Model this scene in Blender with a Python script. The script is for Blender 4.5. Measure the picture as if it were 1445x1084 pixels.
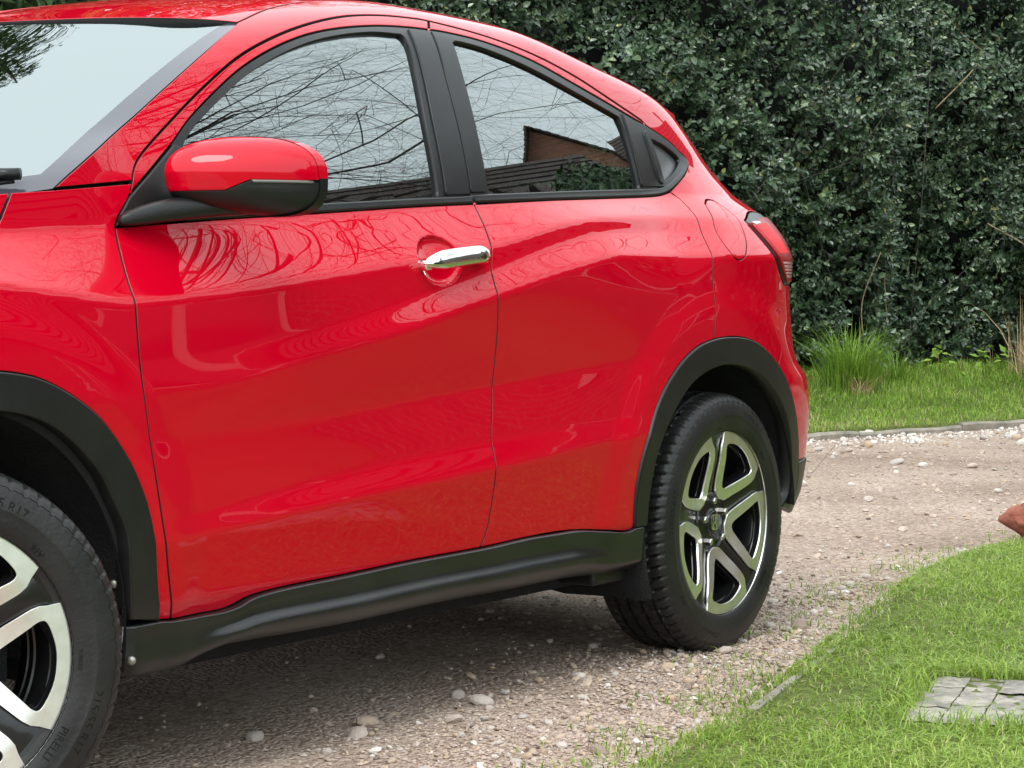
import bpy, bmesh, math, random
import numpy as np
from mathutils import Matrix, Vector
from mathutils.geometry import delaunay_2d_cdt

# ------------------------------------------------------------------ clear
for o in list(bpy.data.objects):
    bpy.data.objects.remove(o, do_unlink=True)
sc = bpy.context.scene
COL = sc.collection
random.seed(7)
rng = np.random.default_rng(7)
rad = math.radians

# ------------------------------------------------------------------ camera
CAM = np.array([-2.7216, -3.7688, 0.9608])
YAW, PITCH, ROLL = 0.58726, -0.04704, -0.0008
fw = np.array([math.cos(PITCH)*math.cos(YAW), math.cos(PITCH)*math.sin(YAW), math.sin(PITCH)])
rt = np.cross(fw, [0, 0, 1]); rt /= np.linalg.norm(rt); up = np.cross(rt, fw)
rt, up = rt*math.cos(ROLL)+up*math.sin(ROLL), -rt*math.sin(ROLL)+up*math.cos(ROLL)
cd = bpy.data.cameras.new('camera')
cd.sensor_width = 36.0
cd.lens = 3360.8/1445*36.0
cd.clip_start = 0.05
cd.clip_end = 1000
cam = bpy.data.objects.new('camera', cd)
COL.objects.link(cam)
cam.matrix_world = Matrix(((rt[0], up[0], -fw[0], CAM[0]), (rt[1], up[1], -fw[1], CAM[1]), (rt[2], up[2], -fw[2], CAM[2]), (0, 0, 0, 1)))
sc.camera = cam

# ------------------------------------------------------------------ overcast daylight
SUN_EL, SUN_AZ = rad(52), rad(200)          # azimuth of the sun measured from +X towards +Y
world = bpy.data.worlds.new('World')
sc.world = world
world.use_nodes = True
wn, wl = world.node_tree.nodes, world.node_tree.links
wn.clear()
sky = wn.new('ShaderNodeTexSky')
sky.sky_type = 'NISHITA'
sky.sun_disc = False
sky.sun_elevation = SUN_EL
sky.sun_rotation = math.pi/2-SUN_AZ
sky.air_density = 1.0
sky.dust_density = 5.0
# a closed cloud deck: even pale grey, three times brighter overhead than at the horizon
tc = wn.new('ShaderNodeTexCoord')
sx = wn.new('ShaderNodeSeparateXYZ')
wl.new(tc.outputs['Generated'], sx.inputs[0])
mr = wn.new('ShaderNodeMapRange')
mr.inputs['From Min'].default_value = 0.0
mr.inputs['From Max'].default_value = 1.0
mr.inputs['To Min'].default_value = 14.0
mr.inputs['To Max'].default_value = 20.0
wl.new(sx.outputs['Z'], mr.inputs['Value'])
cl = wn.new('ShaderNodeVectorMath'); cl.operation = 'SCALE'
cl.inputs[0].default_value = (0.91, 1.0, 1.03)
wl.new(mr.outputs['Result'], cl.inputs['Scale'])
mx = wn.new('ShaderNodeMix'); mx.data_type = 'RGBA'
mx.inputs['Factor'].default_value = 0.88
wl.new(sky.outputs['Color'], mx.inputs['A'])
wl.new(cl.outputs['Vector'], mx.inputs['B'])
bg = wn.new('ShaderNodeBackground')
bg.inputs['Strength'].default_value = 0.10
wl.new(mx.outputs['Result'], bg.inputs['Color'])
wo = wn.new('ShaderNodeOutputWorld')
wl.new(bg.outputs['Background'], wo.inputs['Surface'])

sd = bpy.data.lights.new('sun', 'SUN')
sd.energy = 1.1
sd.angle = rad(25)
sd.color = (1.0, 0.97, 0.93)
sun = bpy.data.objects.new('sun', sd)
COL.objects.link(sun)
sdir = Vector((math.cos(SUN_EL)*math.cos(SUN_AZ), math.cos(SUN_EL)*math.sin(SUN_AZ), math.sin(SUN_EL)))
sun.rotation_euler = sdir.to_track_quat('Z', 'Y').to_euler()
sun.location = (0, 0, 20)

vs = sc.view_settings
vs.view_transform = 'Standard'
vs.look = 'None'
vs.exposure = 0.58
vs.gamma = 1.0
vs.use_curve_mapping = False

# ------------------------------------------------------------------ materials
MATS = {}
def new_mat(name):
    m = bpy.data.materials.new(name)
    m.use_nodes = True
    MATS[name] = m
    return m, m.node_tree.nodes, m.node_tree.links, m.node_tree.nodes['Principled BSDF']

def simple(name, col, rough=0.5, metal=0.0, coat=0.0, spec=0.5, bump=None, var=None):
    """bump = (scale, strength); var = (scale, amount) mottles the colour"""
    m, n, l, b = new_mat(name)
    b.inputs['Base Color'].default_value = (*col, 1)
    b.inputs['Roughness'].default_value = rough
    b.inputs['Metallic'].default_value = metal
    b.inputs['Coat Weight'].default_value = coat
    b.inputs['Coat Roughness'].default_value = 0.02
    b.inputs['Specular IOR Level'].default_value = spec
    t = n.new('ShaderNodeTexCoord')
    if var:
        nz = n.new('ShaderNodeTexNoise'); nz.inputs['Scale'].default_value = var[0]; nz.inputs['Detail'].default_value = 6
        l.new(t.outputs['Object'], nz.inputs['Vector'])
        r = n.new('ShaderNodeMapRange'); r.inputs['From Min'].default_value = .3; r.inputs['From Max'].default_value = .7
        r.inputs['To Min'].default_value = 1-var[1]; r.inputs['To Max'].default_value = 1+var[1]
        l.new(nz.outputs['Fac'], r.inputs['Value'])
        s = n.new('ShaderNodeVectorMath'); s.operation = 'SCALE'; s.inputs[0].default_value = col
        l.new(r.outputs['Result'], s.inputs['Scale'])
        l.new(s.outputs['Vector'], b.inputs['Base Color'])
    if bump:
        nz = n.new('ShaderNodeTexNoise'); nz.inputs['Scale'].default_value = bump[0]; nz.inputs['Detail'].default_value = 4
        l.new(t.outputs['Object'], nz.inputs['Vector'])
        bp = n.new('ShaderNodeBump'); bp.inputs['Strength'].default_value = bump[1]; bp.inputs['Distance'].default_value = .01
        l.new(nz.outputs['Fac'], bp.inputs['Height'])
        l.new(bp.outputs['Normal'], b.inputs['Normal'])
    return m

def attr_mat(name, stops, rough=.5, spec=.5, trans=0.0, bump=None):
    """colour picked per face set by the vertex attribute 'rnd' through a ramp"""
    m, n, l, b = new_mat(name)
    a = n.new('ShaderNodeAttribute'); a.attribute_name = 'rnd'
    r = n.new('ShaderNodeValToRGB')
    e = r.color_ramp.elements
    while len(e) < len(stops): e.new(.5)
    for k, (p, c) in enumerate(stops):
        e[k].position = p; e[k].color = (*c, 1)
    l.new(a.outputs['Fac'], r.inputs['Fac'])
    l.new(r.outputs['Color'], b.inputs['Base Color'])
    b.inputs['Roughness'].default_value = rough
    b.inputs['Specular IOR Level'].default_value = spec
    if trans:
        tr = n.new('ShaderNodeBsdfTranslucent'); l.new(r.outputs['Color'], tr.inputs['Color'])
        mxs = n.new('ShaderNodeMixShader'); mxs.inputs['Fac'].default_value = trans
        l.new(b.outputs['BSDF'], mxs.inputs[1]); l.new(tr.outputs['BSDF'], mxs.inputs[2])
        l.new(mxs.outputs['Shader'], n['Material Output'].inputs['Surface'])
    return m

def glass_mat(name, tint, ior):
    m, n, l, b = new_mat(name)
    n.remove(b)
    f = n.new('ShaderNodeFresnel'); f.inputs['IOR'].default_value = ior
    t = n.new('ShaderNodeBsdfTransparent'); t.inputs['Color'].default_value = (*tint, 1)
    g = n.new('ShaderNodeBsdfGlossy'); g.inputs['Roughness'].default_value = 0.0
    g.inputs['Color'].default_value = (.93, 1, 1, 1)
    x = n.new('ShaderNodeMixShader')
    l.new(f.outputs['Fac'], x.inputs['Fac']); l.new(t.outputs['BSDF'], x.inputs[1]); l.new(g.outputs['BSDF'], x.inputs[2])
    l.new(x.outputs['Shader'], n['Material Output'].inputs['Surface'])
    return m

# ------------------------------------------------------------------ object helpers
def mesh_np(name, V, Fc, mat=None, smooth=True, normals=None, rnd=None):
    me = bpy.data.meshes.new(name)
    V = np.asarray(V, np.float32)
    if isinstance(Fc, np.ndarray):
        k = Fc.shape[1]
        me.vertices.add(len(V)); me.vertices.foreach_set('co', V.ravel())
        me.loops.add(Fc.size); me.loops.foreach_set('vertex_index', Fc.astype(np.int32).ravel())
        me.polygons.add(len(Fc)); me.polygons.foreach_set('loop_start', np.arange(0, Fc.size, k, dtype=np.int32))
        me.update(calc_edges=True)
    else:
        me.from_pydata(V.tolist(), [], [list(map(int, f)) for f in Fc])
        me.update()
    me.validate()
    me.polygons.foreach_set('use_smooth', np.full(len(me.polygons), smooth))
    if rnd is not None:
        at = me.attributes.new('rnd', 'FLOAT', 'POINT'); at.data.foreach_set('value', np.asarray(rnd, np.float32))
    if normals is not None and len(normals) == len(me.vertices):
        me.normals_split_custom_set_from_vertices(np.asarray(normals, float).tolist())
    if mat is not None:
        me.materials.append(MATS[mat] if isinstance(mat, str) else mat)
    return me

def link(name, me, parent=None, loc=None, rot=None):
    o = bpy.data.objects.new(name, me)
    COL.objects.link(o)
    if parent is not None: o.parent = parent
    if loc is not None: o.location = loc
    if rot is not None: o.rotation_euler = rot
    return o

def tag(o, label, cat, group=None):
    o['label'] = label; o['category'] = cat
    if group: o['group'] = group
    return o

def structure(o):
    o['kind'] = 'structure'; return o

def stuff(o):
    o['kind'] = 'stuff'; return o

class MB:
    """small mesh builder"""
    def __init__(s): s.v = []; s.f = []
    def add(s, V, F):
        b = len(s.v); s.v += [tuple(map(float, p)) for p in V]; s.f += [[i+b for i in f] for f in F]; return s
    def box(s, x0, x1, y0, y1, z0, z1):
        V = [(x, y, z) for x in (x0, x1) for y in (y0, y1) for z in (z0, z1)]
        return s.add(V, [(0, 1, 3, 2), (4, 6, 7, 5), (0, 4, 5, 1), (2, 3, 7, 6), (0, 2, 6, 4), (1, 5, 7, 3)])
    def tube(s, pts, r, n=8, cap=True):
        pts = [Vector(p) for p in pts]
        R = r if hasattr(r, '__len__') else [r]*len(pts)
        V = []; F = []
        for i, p in enumerate(pts):
            d = (pts[min(i+1, len(pts)-1)]-pts[max(i-1, 0)]).normalized()
            a = d.cross(Vector((0, 0, 1)) if abs(d.z) < .9 else Vector((1, 0, 0))).normalized(); c = d.cross(a)
            for k in range(n):
                t = 2*math.pi*k/n
                V.append(p+a*(R[i]*math.cos(t))+c*(R[i]*math.sin(t)))
        for i in range(len(pts)-1):
            for k in range(n):
                F.append((i*n+k, i*n+(k+1) % n, (i+1)*n+(k+1) % n, (i+1)*n+k))
        if cap: F += [tuple(range(n-1, -1, -1)), tuple(range((len(pts)-1)*n, len(pts)*n))]
        return s.add(V, F)
    def lathe_y(s, prof, n=48, close=False):
        """profile of (r, y) swept round the Y axis"""
        V = [(r*math.cos(2*math.pi*k/n), y, r*math.sin(2*math.pi*k/n)) for r, y in prof for k in range(n)]
        F = []
        m = len(prof)
        for i in range(m-1 if not close else m):
            j = (i+1) % m
            for k in range(n):
                F.append((i*n+k, j*n+k, j*n+(k+1) % n, i*n+(k+1) % n))
        return s.add(V, F)
    def mesh(s, name, mat, smooth=True): return mesh_np(name, s.v, s.f, mat, smooth)
    def build(s, name, mat, parent=None, smooth=True, loc=None, rot=None):
        return link(name, s.mesh(name, mat, smooth), parent, loc, rot)

def bevel(o, w, seg=2, ang=35):
    m = o.modifiers.new('bevel', 'BEVEL'); m.width = w; m.segments = seg; m.limit_method = 'ANGLE'; m.angle_limit = rad(ang)
    m.harden_normals = False
    return o

def fix_normals(o):
    bm = bmesh.new(); bm.from_mesh(o.data); bmesh.ops.recalc_face_normals(bm, faces=bm.faces); bm.to_mesh(o.data); bm.free(); return o

def hash3(i, j, k, seed):
    h = (i*374761393+j*668265263+k*1274126177+seed*974634777) & 0xffffffff
    h = ((h ^ (h >> 13))*1274126177) & 0xffffffff
    return ((h ^ (h >> 16)) & 0xffff)/65535.0
def vnoise(P, seed=0):
    P = np.asarray(P, float); b = np.floor(P).astype(np.int64); f = P-b; f = f*f*(3-2*f)
    r = 0
    for dx in (0, 1):
        for dy in (0, 1):
            for dz in (0, 1):
                w = (f[..., 0] if dx else 1-f[..., 0])*(f[..., 1] if dy else 1-f[..., 1])*(f[..., 2] if dz else 1-f[..., 2])
                r = r+w*hash3(b[..., 0]+dx, b[..., 1]+dy, b[..., 2]+dz, seed)
    return r
def fbm(P, oct=4, seed=0):
    P = np.asarray(P, float); a = .5; r = 0; t = 0
    for k in range(oct):
        r = r+a*vnoise(P*2**k, seed+k); t += a; a *= .5
    return r/t
# ------------------------------------------------------------------ the car's side as one smooth surface
def pchip(xk,yk):
    xk=np.array(xk,float);yk=np.array(yk,float)
    h=np.diff(xk);d=np.diff(yk)/h;m=np.zeros(len(xk))
    for i in range(1,len(xk)-1):
        if d[i-1]*d[i]>0:
            w1=2*h[i]+h[i-1];w2=h[i]+2*h[i-1];m[i]=(w1+w2)/(w1/d[i-1]+w2/d[i])
    m[0]=d[0];m[-1]=d[-1]
    def f(x):
        x=np.clip(np.asarray(x,float),xk[0],xk[-1])
        i=np.clip(np.searchsorted(xk,x)-1,0,len(xk)-2)
        t=(x-xk[i])/h[i];a=yk[i];b=yk[i+1]
        return ((2*t**3-3*t**2+1)*a+(t**3-2*t**2+t)*h[i]*m[i]+(-2*t**3+3*t**2)*b+(t**3-t**2)*h[i]*m[i+1])
    return f
def sm(a,b,x):
    t=np.clip((x-a)/(b-a),0,1);return t*t*(3-2*t)
# feature lines of the body side: z(x), half width(x)
LZ=[pchip([-1,4],[.10,.10]),
 pchip([-1,4],[.36,.36]),
 pchip([-1,.5,1.0,1.55,2.03,2.5,4],[.45,.475,.508,.537,.566,.58,.58]),
 pchip([-1,.5,.78,1.0,1.53,1.93,2.5,4],[.49,.512,.533,.554,.592,.610,.63,.63]),
 pchip([-1,.5,1.5,2.5,4],[.66,.66,.71,.76,.76]),
 pchip([-1,.2,.6,1.0,1.243,1.447,1.538,1.896,2.10,2.5,4],[.73,.735,.75,.808,.846,.889,.906,.972,1.0,1.0,.98]),
 pchip([-1,.2,.6,1.0,1.447,1.896,2.10,2.5,4],[.80,.80,.81,.858,.940,1.030,1.055,1.06,1.03]),
 pchip([-1,.0,.25,.42,.55,.73,1.026,1.286,1.571,1.958,2.145,2.6,4],[.98,.952,.924,.907,.914,.926,.954,.981,1.013,1.076,1.09,1.10,1.08]),
 pchip([-1,0,.466,1.06,1.4,1.65,2.0,2.36,2.65,4],[1.00,1.02,1.043,1.080,1.10,1.115,1.131,1.146,1.16,1.18])]
LW=[pchip([-1,4],[.76,.76]),
 pchip([-1,4],[.858,.858]),
 pchip([-1,.4,1.0,1.55,2.03,2.4,4],[.872,.872,.881,.885,.881,.872,.87]),
 pchip([-1,.4,1.0,1.53,1.93,2.4,4],[.872,.871,.867,.870,.873,.872,.87]),
 pchip([-1,.5,1.5,2.5,4],[.872,.867,.862,.870,.870]),
 pchip([-1,.5,1.0,1.58,2.0,2.4,4],[.868,.871,.879,.887,.887,.877,.87]),
 pchip([-1,.5,1.0,1.58,2.0,2.3,2.7,4],[.864,.868,.868,.862,.852,.846,.838,.83]),
 pchip([-1,0,.5,1.0,1.35,2.0,2.3,2.7,4],[.84,.858,.866,.866,.862,.849,.838,.818,.80]),
 pchip([-1,0,.466,1.06,1.65,2.36,2.65,4],[.76,.775,.79,.795,.79,.772,.76,.74])]
ZR=pchip([-1,.35,.6,.8,1.05,1.4,1.75,2.1,2.5,2.9,3.05,4],[1.36,1.36,1.44,1.482,1.537,1.588,1.612,1.606,1.538,1.468,1.44,1.40])
XE=pchip([0,.25,.50,.62,.665,.72,.78,.95,1.05,1.11,1.16,1.25,1.35,1.44,1.6],[3.42,3.46,3.525,3.53,3.52,3.44,3.41,3.385,3.415,3.415,3.375,3.28,3.150,3.05,2.9])
XS=2.2;PP=6.0;QQ=2.4
def ramp(d,e=.006):
    return .5*(d+np.sqrt(d*d+e*e))
def prof(x,z):
    """half width from the feature lines, every crease rounded by a small smooth radius"""
    Z=[f(x) for f in LZ];Wd=[f(x) for f in LW]
    w=np.zeros_like(z)+Wd[0];s0=0.
    for k in range(len(Z)-1):
        s1=(Wd[k+1]-Wd[k])/(Z[k+1]-Z[k])
        w=w+(s1-s0)*ramp(z-Z[k]);s0=s1
    h=ramp(z-Z[-1]);w=w-s0*h
    gl=.19*h+.47*h*h
    # ahead of the pillar the wing stands up almost straight to its crest
    k=sm(.54,.36,x)
    return w-gl*(1-k)-(.08*h+.30*h*h)*k
def plan(x):
    a=np.clip((np.minimum(x,2.45)-1.30)/1.25,0,None)
    return .055*a*a+.0810*np.clip(x-2.45,0,None)
def zk(x,z):
    k=sm(2.35,2.75,x);t=np.clip((z-(.90+.13*k))/(.24-.0*k),0,1);return t*t*(3-2*t)
def side(x,z):
    """half width of the body at station x, height z (before the rear corner)"""
    x=np.asarray(x,float);z=np.asarray(z,float)
    w=prof(x,z)
    w=w+.006*np.clip(1-((z-.7)/.35)**2,0,1)**1.5
    zr=ZR(x);t=np.clip((z-1.1)/(zr-1.1),0,1)
    w=w*np.sqrt(np.clip(1-t**14,0,1))
    w=w-plan(x)*zk(x,z)
    for cx in (0.,2.61):
        rho=np.hypot(x-cx,z-.33);w=w+.010*sm(.63,.53,rho)*sm(1.05,.8,z)
    e=((x-1.378)/.080)**2+((z-.985-.05*(x-1.378))/.053)**2
    w=w-.022*np.sqrt(np.clip(1-e,0,1))*sm(0,.25,np.clip(1-e,0,1))
    # nose
    tf=np.clip((.1-x)/.98,0,1);w=w*np.clip(1-tf**4,0,1)**.45
    return w
def xmap(u,z):
    L=XE(z)-XS;tau=(u-XS)/L;q=np.clip((tau-.6)/.8,0,1)
    t=np.where(tau<.6,tau,.6+.4*(2*q-q*q))
    return XS+L*t,np.clip(t,0,1)
def S(u,v):
    u=np.asarray(u,float);v=np.asarray(v,float)
    u=u-.012*np.clip((v-1.15)/.35,0,1)
    uu=np.minimum(u,2.62);dl=plan(uu)-.035*np.clip((uu-1.4)/1.5,0,2)**2
    u=u+1.62*dl*zk(u,v)*sm(3.1,2.7,u)
    L=ZR(u)-1.1;tau=(v-1.1)/L;q=np.clip((tau-.7)/.6,0,1)
    z=1.1+L*np.where(tau<.7,tau,.7+.3*(2*q-q*q))
    x,t=xmap(u,z)
    w=side(np.minimum(x,2.9+.35*(1-np.exp(-np.clip(x-2.9,0,9)/.35))),z)*np.clip(1-t**PP,0,1)**(1/QQ)
    P=np.stack([x,-w,z],-1)
    return P
def Sn(u,v,e=1.5e-3):
    a=S(u+e,v)-S(u-e,v);b=S(u,v+e)-S(u,v-e)
    n=np.cross(a,b);l=np.linalg.norm(n,axis=-1,keepdims=True)
    return n/np.maximum(l,1e-12)
# ------------------------------------------------------------------ panel maker
def cr(pts, step=.012):
    """smooth curve through the points (Catmull-Rom), resampled"""
    P = np.array(pts, float)
    if len(P) < 3: return resample(P, step)
    Q = np.vstack([2*P[0]-P[1], P, 2*P[-1]-P[-2]]); out = []
    for i in range(1, len(Q)-2):
        n = max(2, int(np.linalg.norm(Q[i+1]-Q[i])/step)+1)
        for t in np.linspace(0, 1, n, endpoint=False):
            out.append(.5*((2*Q[i])+(-Q[i-1]+Q[i+1])*t+(2*Q[i-1]-5*Q[i]+4*Q[i+1]-Q[i+2])*t*t+(-Q[i-1]+3*Q[i]-3*Q[i+1]+Q[i+2])*t**3))
    out.append(Q[-2])
    return np.array(out)
def resample(P, step):
    P = np.array(P, float); out = [P[0]]
    for a, b in zip(P[:-1], P[1:]):
        n = max(1, int(np.ceil(np.linalg.norm(b-a)/step)))
        for k in range(1, n+1): out.append(a+(b-a)*k/n)
    return np.array(out)
def join(*cs):
    out = []
    for c in cs:
        for q in np.asarray(c, float):
            if not out or np.linalg.norm(q-out[-1]) > .0012: out.append(q)
    if np.linalg.norm(out[0]-out[-1]) < .0012: out.pop()
    return np.array(out)
def area2(P):
    x, y = P[:, 0], P[:, 1]
    return (x*np.roll(y, -1)-np.roll(x, -1)*y).sum()
def loop(P, step=.012, ccw=True):
    P = np.asarray(P, float)
    if (area2(P) > 0) != ccw: P = P[::-1]
    return resample(np.vstack([P, P[:1]]), step)[:-1]
def offset_in(P, d):
    """shift a counter-clockwise loop to its left (inwards) by d"""
    a = P-np.roll(P, 1, 0); b = np.roll(P, -1, 0)-P
    a /= np.linalg.norm(a, axis=1, keepdims=True)+1e-12; b /= np.linalg.norm(b, axis=1, keepdims=True)+1e-12
    na = np.stack([-a[:, 1], a[:, 0]], 1); nb = np.stack([-b[:, 1], b[:, 0]], 1)
    n = na+nb; n /= np.linalg.norm(n, axis=1, keepdims=True)+1e-12
    c = np.clip((n*na).sum(1, keepdims=True), .5, 1)
    return P+n*d/c, n
def inside(P, X):
    x, y = X[:, 0], X[:, 1]; r = np.zeros(len(X), bool)
    for (x0, y0), (x1, y1) in zip(P, np.roll(P, -1, 0)):
        if y0 == y1: continue
        k = ((y0 > y) != (y1 > y)) & (x < (x1-x0)*(y-y0)/(y1-y0)+x0)
        r ^= k
    return r
def fill(loops, step, extra=None):
    """triangulate the region bounded by loops[0] with holes loops[1:]; returns points, triangles, counts"""
    B = np.vstack(loops)
    lo, hi = loops[0].min(0), loops[0].max(0)
    gx, gy = np.meshgrid(np.arange(lo[0], hi[0], step), np.arange(lo[1], hi[1], step*.9), indexing='ij')
    gx = gx+(np.arange(gx.shape[1]) % 2)*step*.5
    X = np.stack([gx.ravel(), gy.ravel()], 1)
    if extra is not None: X = np.vstack([X, extra])
    m = inside(loops[0], X)
    for h in loops[1:]: m &= ~inside(h, X)
    X = X[m]
    keep = np.ones(len(X), bool)
    for i in range(0, len(X), 4000):
        d = ((X[i:i+4000, None, :]-B[None])**2).sum(-1).min(1)
        keep[i:i+4000] = d > (.5*step)**2
    X = X[keep]
    pts = np.vstack([B, X])
    E = []; b = 0
    for L in loops:
        n = len(L); E += [(b+i, b+(i+1) % n) for i in range(n)]; b += n
    r = delaunay_2d_cdt([Vector(q) for q in pts], E, [], 0, 1e-7)
    V = np.array([tuple(q) for q in r[0]]); T = np.array([f for f in r[2] if len(f) == 3])
    cen = V[T].mean(1)
    m = inside(loops[0], cen)
    for h in loops[1:]: m &= ~inside(h, cen)
    T = T[m]
    s = V[T]; ar = (s[:, 1, 0]-s[:, 0, 0])*(s[:, 2, 1]-s[:, 0, 1])-(s[:, 2, 0]-s[:, 0, 0])*(s[:, 1, 1]-s[:, 0, 1])
    T[ar < 0] = T[ar < 0][:, ::-1]
    return V, T
def panel_mesh(name, outer, mat, off=0., gap=.0024, depth=.016, step=.011, holes=(), fil=.0009, surf=None, nsurf=None, extra=None, flip=False, gap_shade=None):
    if gap_shade is None: gap_shade = mat == 'red_paint' and surf is None
    surf = surf or S; nsurf = nsurf or Sn
    L0 = [loop(outer, step)]+[loop(h, step, False) for h in holes]
    top = []; rim = []; outn = []
    for L in L0:
        t, n = offset_in(L, gap+fil); r_, _ = offset_in(L, gap)
        top.append(t); rim.append(r_); outn.append(-n)
    V, T = fill(top, step, extra)
    pos = surf(V[:, 0], V[:, 1]); nor = nsurf(V[:, 0], V[:, 1])
    pos = pos+nor*off
    P = [pos]; N = [nor]; F = [T]
    if depth > 0:
        key = {(round(q[0], 6), round(q[1], 6)): i for i, q in enumerate(V)}
        base = len(pos)
        for t, r_, n in zip(top, rim, outn):
            idx = [key.get((round(q[0], 6), round(q[1], 6)), -1) for q in t]
            if min(idx) < 0:
                idx = [int(np.argmin(((V-q)**2).sum(1))) for q in t]
            nn = nsurf(r_[:, 0], r_[:, 1]); p0 = surf(r_[:, 0], r_[:, 1])
            e = surf(r_[:, 0]+n[:, 0]*1e-3, r_[:, 1]+n[:, 1]*1e-3)-p0
            e /= np.linalg.norm(e, axis=1, keepdims=True)+1e-12
            m = len(r_)
            P += [p0+nn*(off-fil), p0+nn*(off-depth)]
            q1 = nn*.6+e; q1 /= np.linalg.norm(q1, axis=1, keepdims=True)
            N += [q1, e]
            f = []
            for i in range(m):
                j = (i+1) % m
                f += [(idx[i], base+i, base+j), (idx[i], base+j, idx[j]), (base+i, base+m+i, base+m+j), (base+i, base+m+j, base+j)]
            F.append(np.array(f)); base += 2*m
    nt = len(F[0]); F = np.vstack(F)
    if flip: F = F[:, ::-1]
    me = mesh_np(name, np.vstack(P), F, mat, True, np.vstack(N))
    if gap_shade and depth > 0:                      # the returned flange inside a shut line is painted black for the gap's shade
        me.materials.append(MATS['gap_shade'])
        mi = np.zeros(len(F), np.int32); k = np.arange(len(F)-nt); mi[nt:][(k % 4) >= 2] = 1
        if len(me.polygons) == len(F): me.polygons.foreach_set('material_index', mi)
    return me
def both(name, me, parent, far_parent=None, far=True):
    """near part plus its mirror image on the car's other side"""
    o = link(name, me, parent)
    if not far: return o, None
    o2 = o.copy(); COL.objects.link(o2); o2.scale = (1, -1, 1)
    o2.parent = far_parent if far_parent is not None else parent
    if far_parent is not None: o2.scale = (1, 1, 1)
    return o, o2

# ------------------------------------------------------------------ ground, drive, verge, lawn
def ground_mat(name, cols, sc1, sc2, rough=.95, bump=.5, big=None):
    m, n, l, b = new_mat(name)
    t = n.new('ShaderNodeTexCoord')
    v1 = n.new('ShaderNodeTexVoronoi'); v1.inputs['Scale'].default_value = sc1; v1.inputs['Randomness'].default_value = 1
    v2 = n.new('ShaderNodeTexVoronoi'); v2.inputs['Scale'].default_value = sc2
    nz = n.new('ShaderNodeTexNoise'); nz.inputs['Scale'].default_value = .9; nz.inputs['Detail'].default_value = 8; nz.inputs['Roughness'].default_value = .65
    wz = n.new('ShaderNodeTexNoise'); wz.inputs['Scale'].default_value = 25; wz.inputs['Detail'].default_value = 5
    for q in (v1, v2, nz, wz): l.new(t.outputs['Object'], q.inputs['Vector'])
    s1 = n.new('ShaderNodeSeparateColor'); l.new(v1.outputs['Color'], s1.inputs['Color'])
    s2 = n.new('ShaderNodeSeparateColor'); l.new(v2.outputs['Color'], s2.inputs['Color'])
    a = n.new('ShaderNodeMath'); a.operation = 'MULTIPLY_ADD'; a.inputs[1].default_value = .38
    l.new(s1.outputs['Red'], a.inputs[0])
    a2 = n.new('ShaderNodeMath'); a2.operation = 'MULTIPLY_ADD'; a2.inputs[1].default_value = .25
    l.new(s2.outputs['Red'], a2.inputs[0]); 
    a3 = n.new('ShaderNodeMath'); a3.operation = 'MULTIPLY_ADD'; a3.inputs[1].default_value = .9; a3.inputs[2].default_value = -.28
    l.new(nz.outputs['Fac'], a3.inputs[0]); l.new(a3.outputs[0], a2.inputs[2]); l.new(a2.outputs[0], a.inputs[2])
    r = n.new('ShaderNodeValToRGB'); e = r.color_ramp.elements
    while len(e) < len(cols): e.new(.5)
    for k, (p, c) in enumerate(cols): e[k].position = p; e[k].color = (*c, 1)
    l.new(a.outputs[0], r.inputs['Fac'])
    l.new(r.outputs['Color'], b.inputs['Base Color'])
    b.inputs['Roughness'].default_value = rough; b.inputs['Specular IOR Level'].default_value = .2
    h = n.new('ShaderNodeMath'); h.operation = 'MULTIPLY_ADD'; h.inputs[1].default_value = -1.0
    l.new(v1.outputs['Distance'], h.inputs[0]); l.new(wz.outputs['Fac'], h.inputs[2])
    bp = n.new('ShaderNodeBump'); bp.inputs['Strength'].default_value = bump; bp.inputs['Distance'].default_value = .012
    l.new(h.outputs[0], bp.inputs['Height']); l.new(bp.outputs['Normal'], b.inputs['Normal'])
ground_mat('gravel_soil', [(0, (.10, .068, .050)), (.30, (.25, .180, .138)), (.55, (.41, .312, .250)), (.78, (.55, .445, .375)), (1, (.68, .60, .52))], 85, 240, bump=.9)
ground_mat('turf_soil', [(0, (.04, .045, .014)), (.4, (.085, .105, .026)), (.7, (.12, .145, .036)), (1, (.17, .175, .06))], 60, 160)
simple('concrete', (.24, .215, .175), .9, bump=(90, .5), var=(14, .3))
simple('far_field', (.06, .09, .03), .95, var=(.2, .3))

K0 = np.array([9.47, 2.32]); KD = np.array([.957, -.29]); KD /= np.linalg.norm(KD); KN = np.array([-KD[1], KD[0]])
def kp(s, t): return K0+KD*s+KN*t
def verge_z(t):
    q = np.clip(np.asarray(t)/2.9, 0, 1); return .055+.20*q*q*(3-2*q)

m = MB(); m.add([(-300, -300, -.03), (300, -300, -.03), (300, 300, -.03), (-300, 300, -.03)], [(0, 1, 2, 3)])
structure(m.build('ground', 'far_field'))
# the drive is one gently uneven sheet
def drive_h(x, y):
    P = np.stack([np.asarray(x)*.8, np.asarray(y)*.8, np.zeros_like(np.asarray(x, float))], -1)
    return (fbm(P, 3, 5)-.5)*.03-.004
gx, gy = np.meshgrid(np.arange(-14, 30.1, .25), np.arange(-12, 8.3, .25), indexing='ij')
q = np.stack([gx, gy], -1)-K0; tt = q@KN
nx_, ny_ = gx.shape
z = drive_h(gx, gy); z[tt > .15] = -.02
V = np.stack([gx, gy, z], -1).reshape(-1, 3)
i, j = np.meshgrid(np.arange(nx_-1), np.arange(ny_-1), indexing='ij'); a = (i*ny_+j).ravel()
drive = structure(link('gravel_drive', mesh_np('gravel_drive', V, np.stack([a, a+ny_, a+ny_+1, a+1], 1), 'gravel_soil')))

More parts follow.
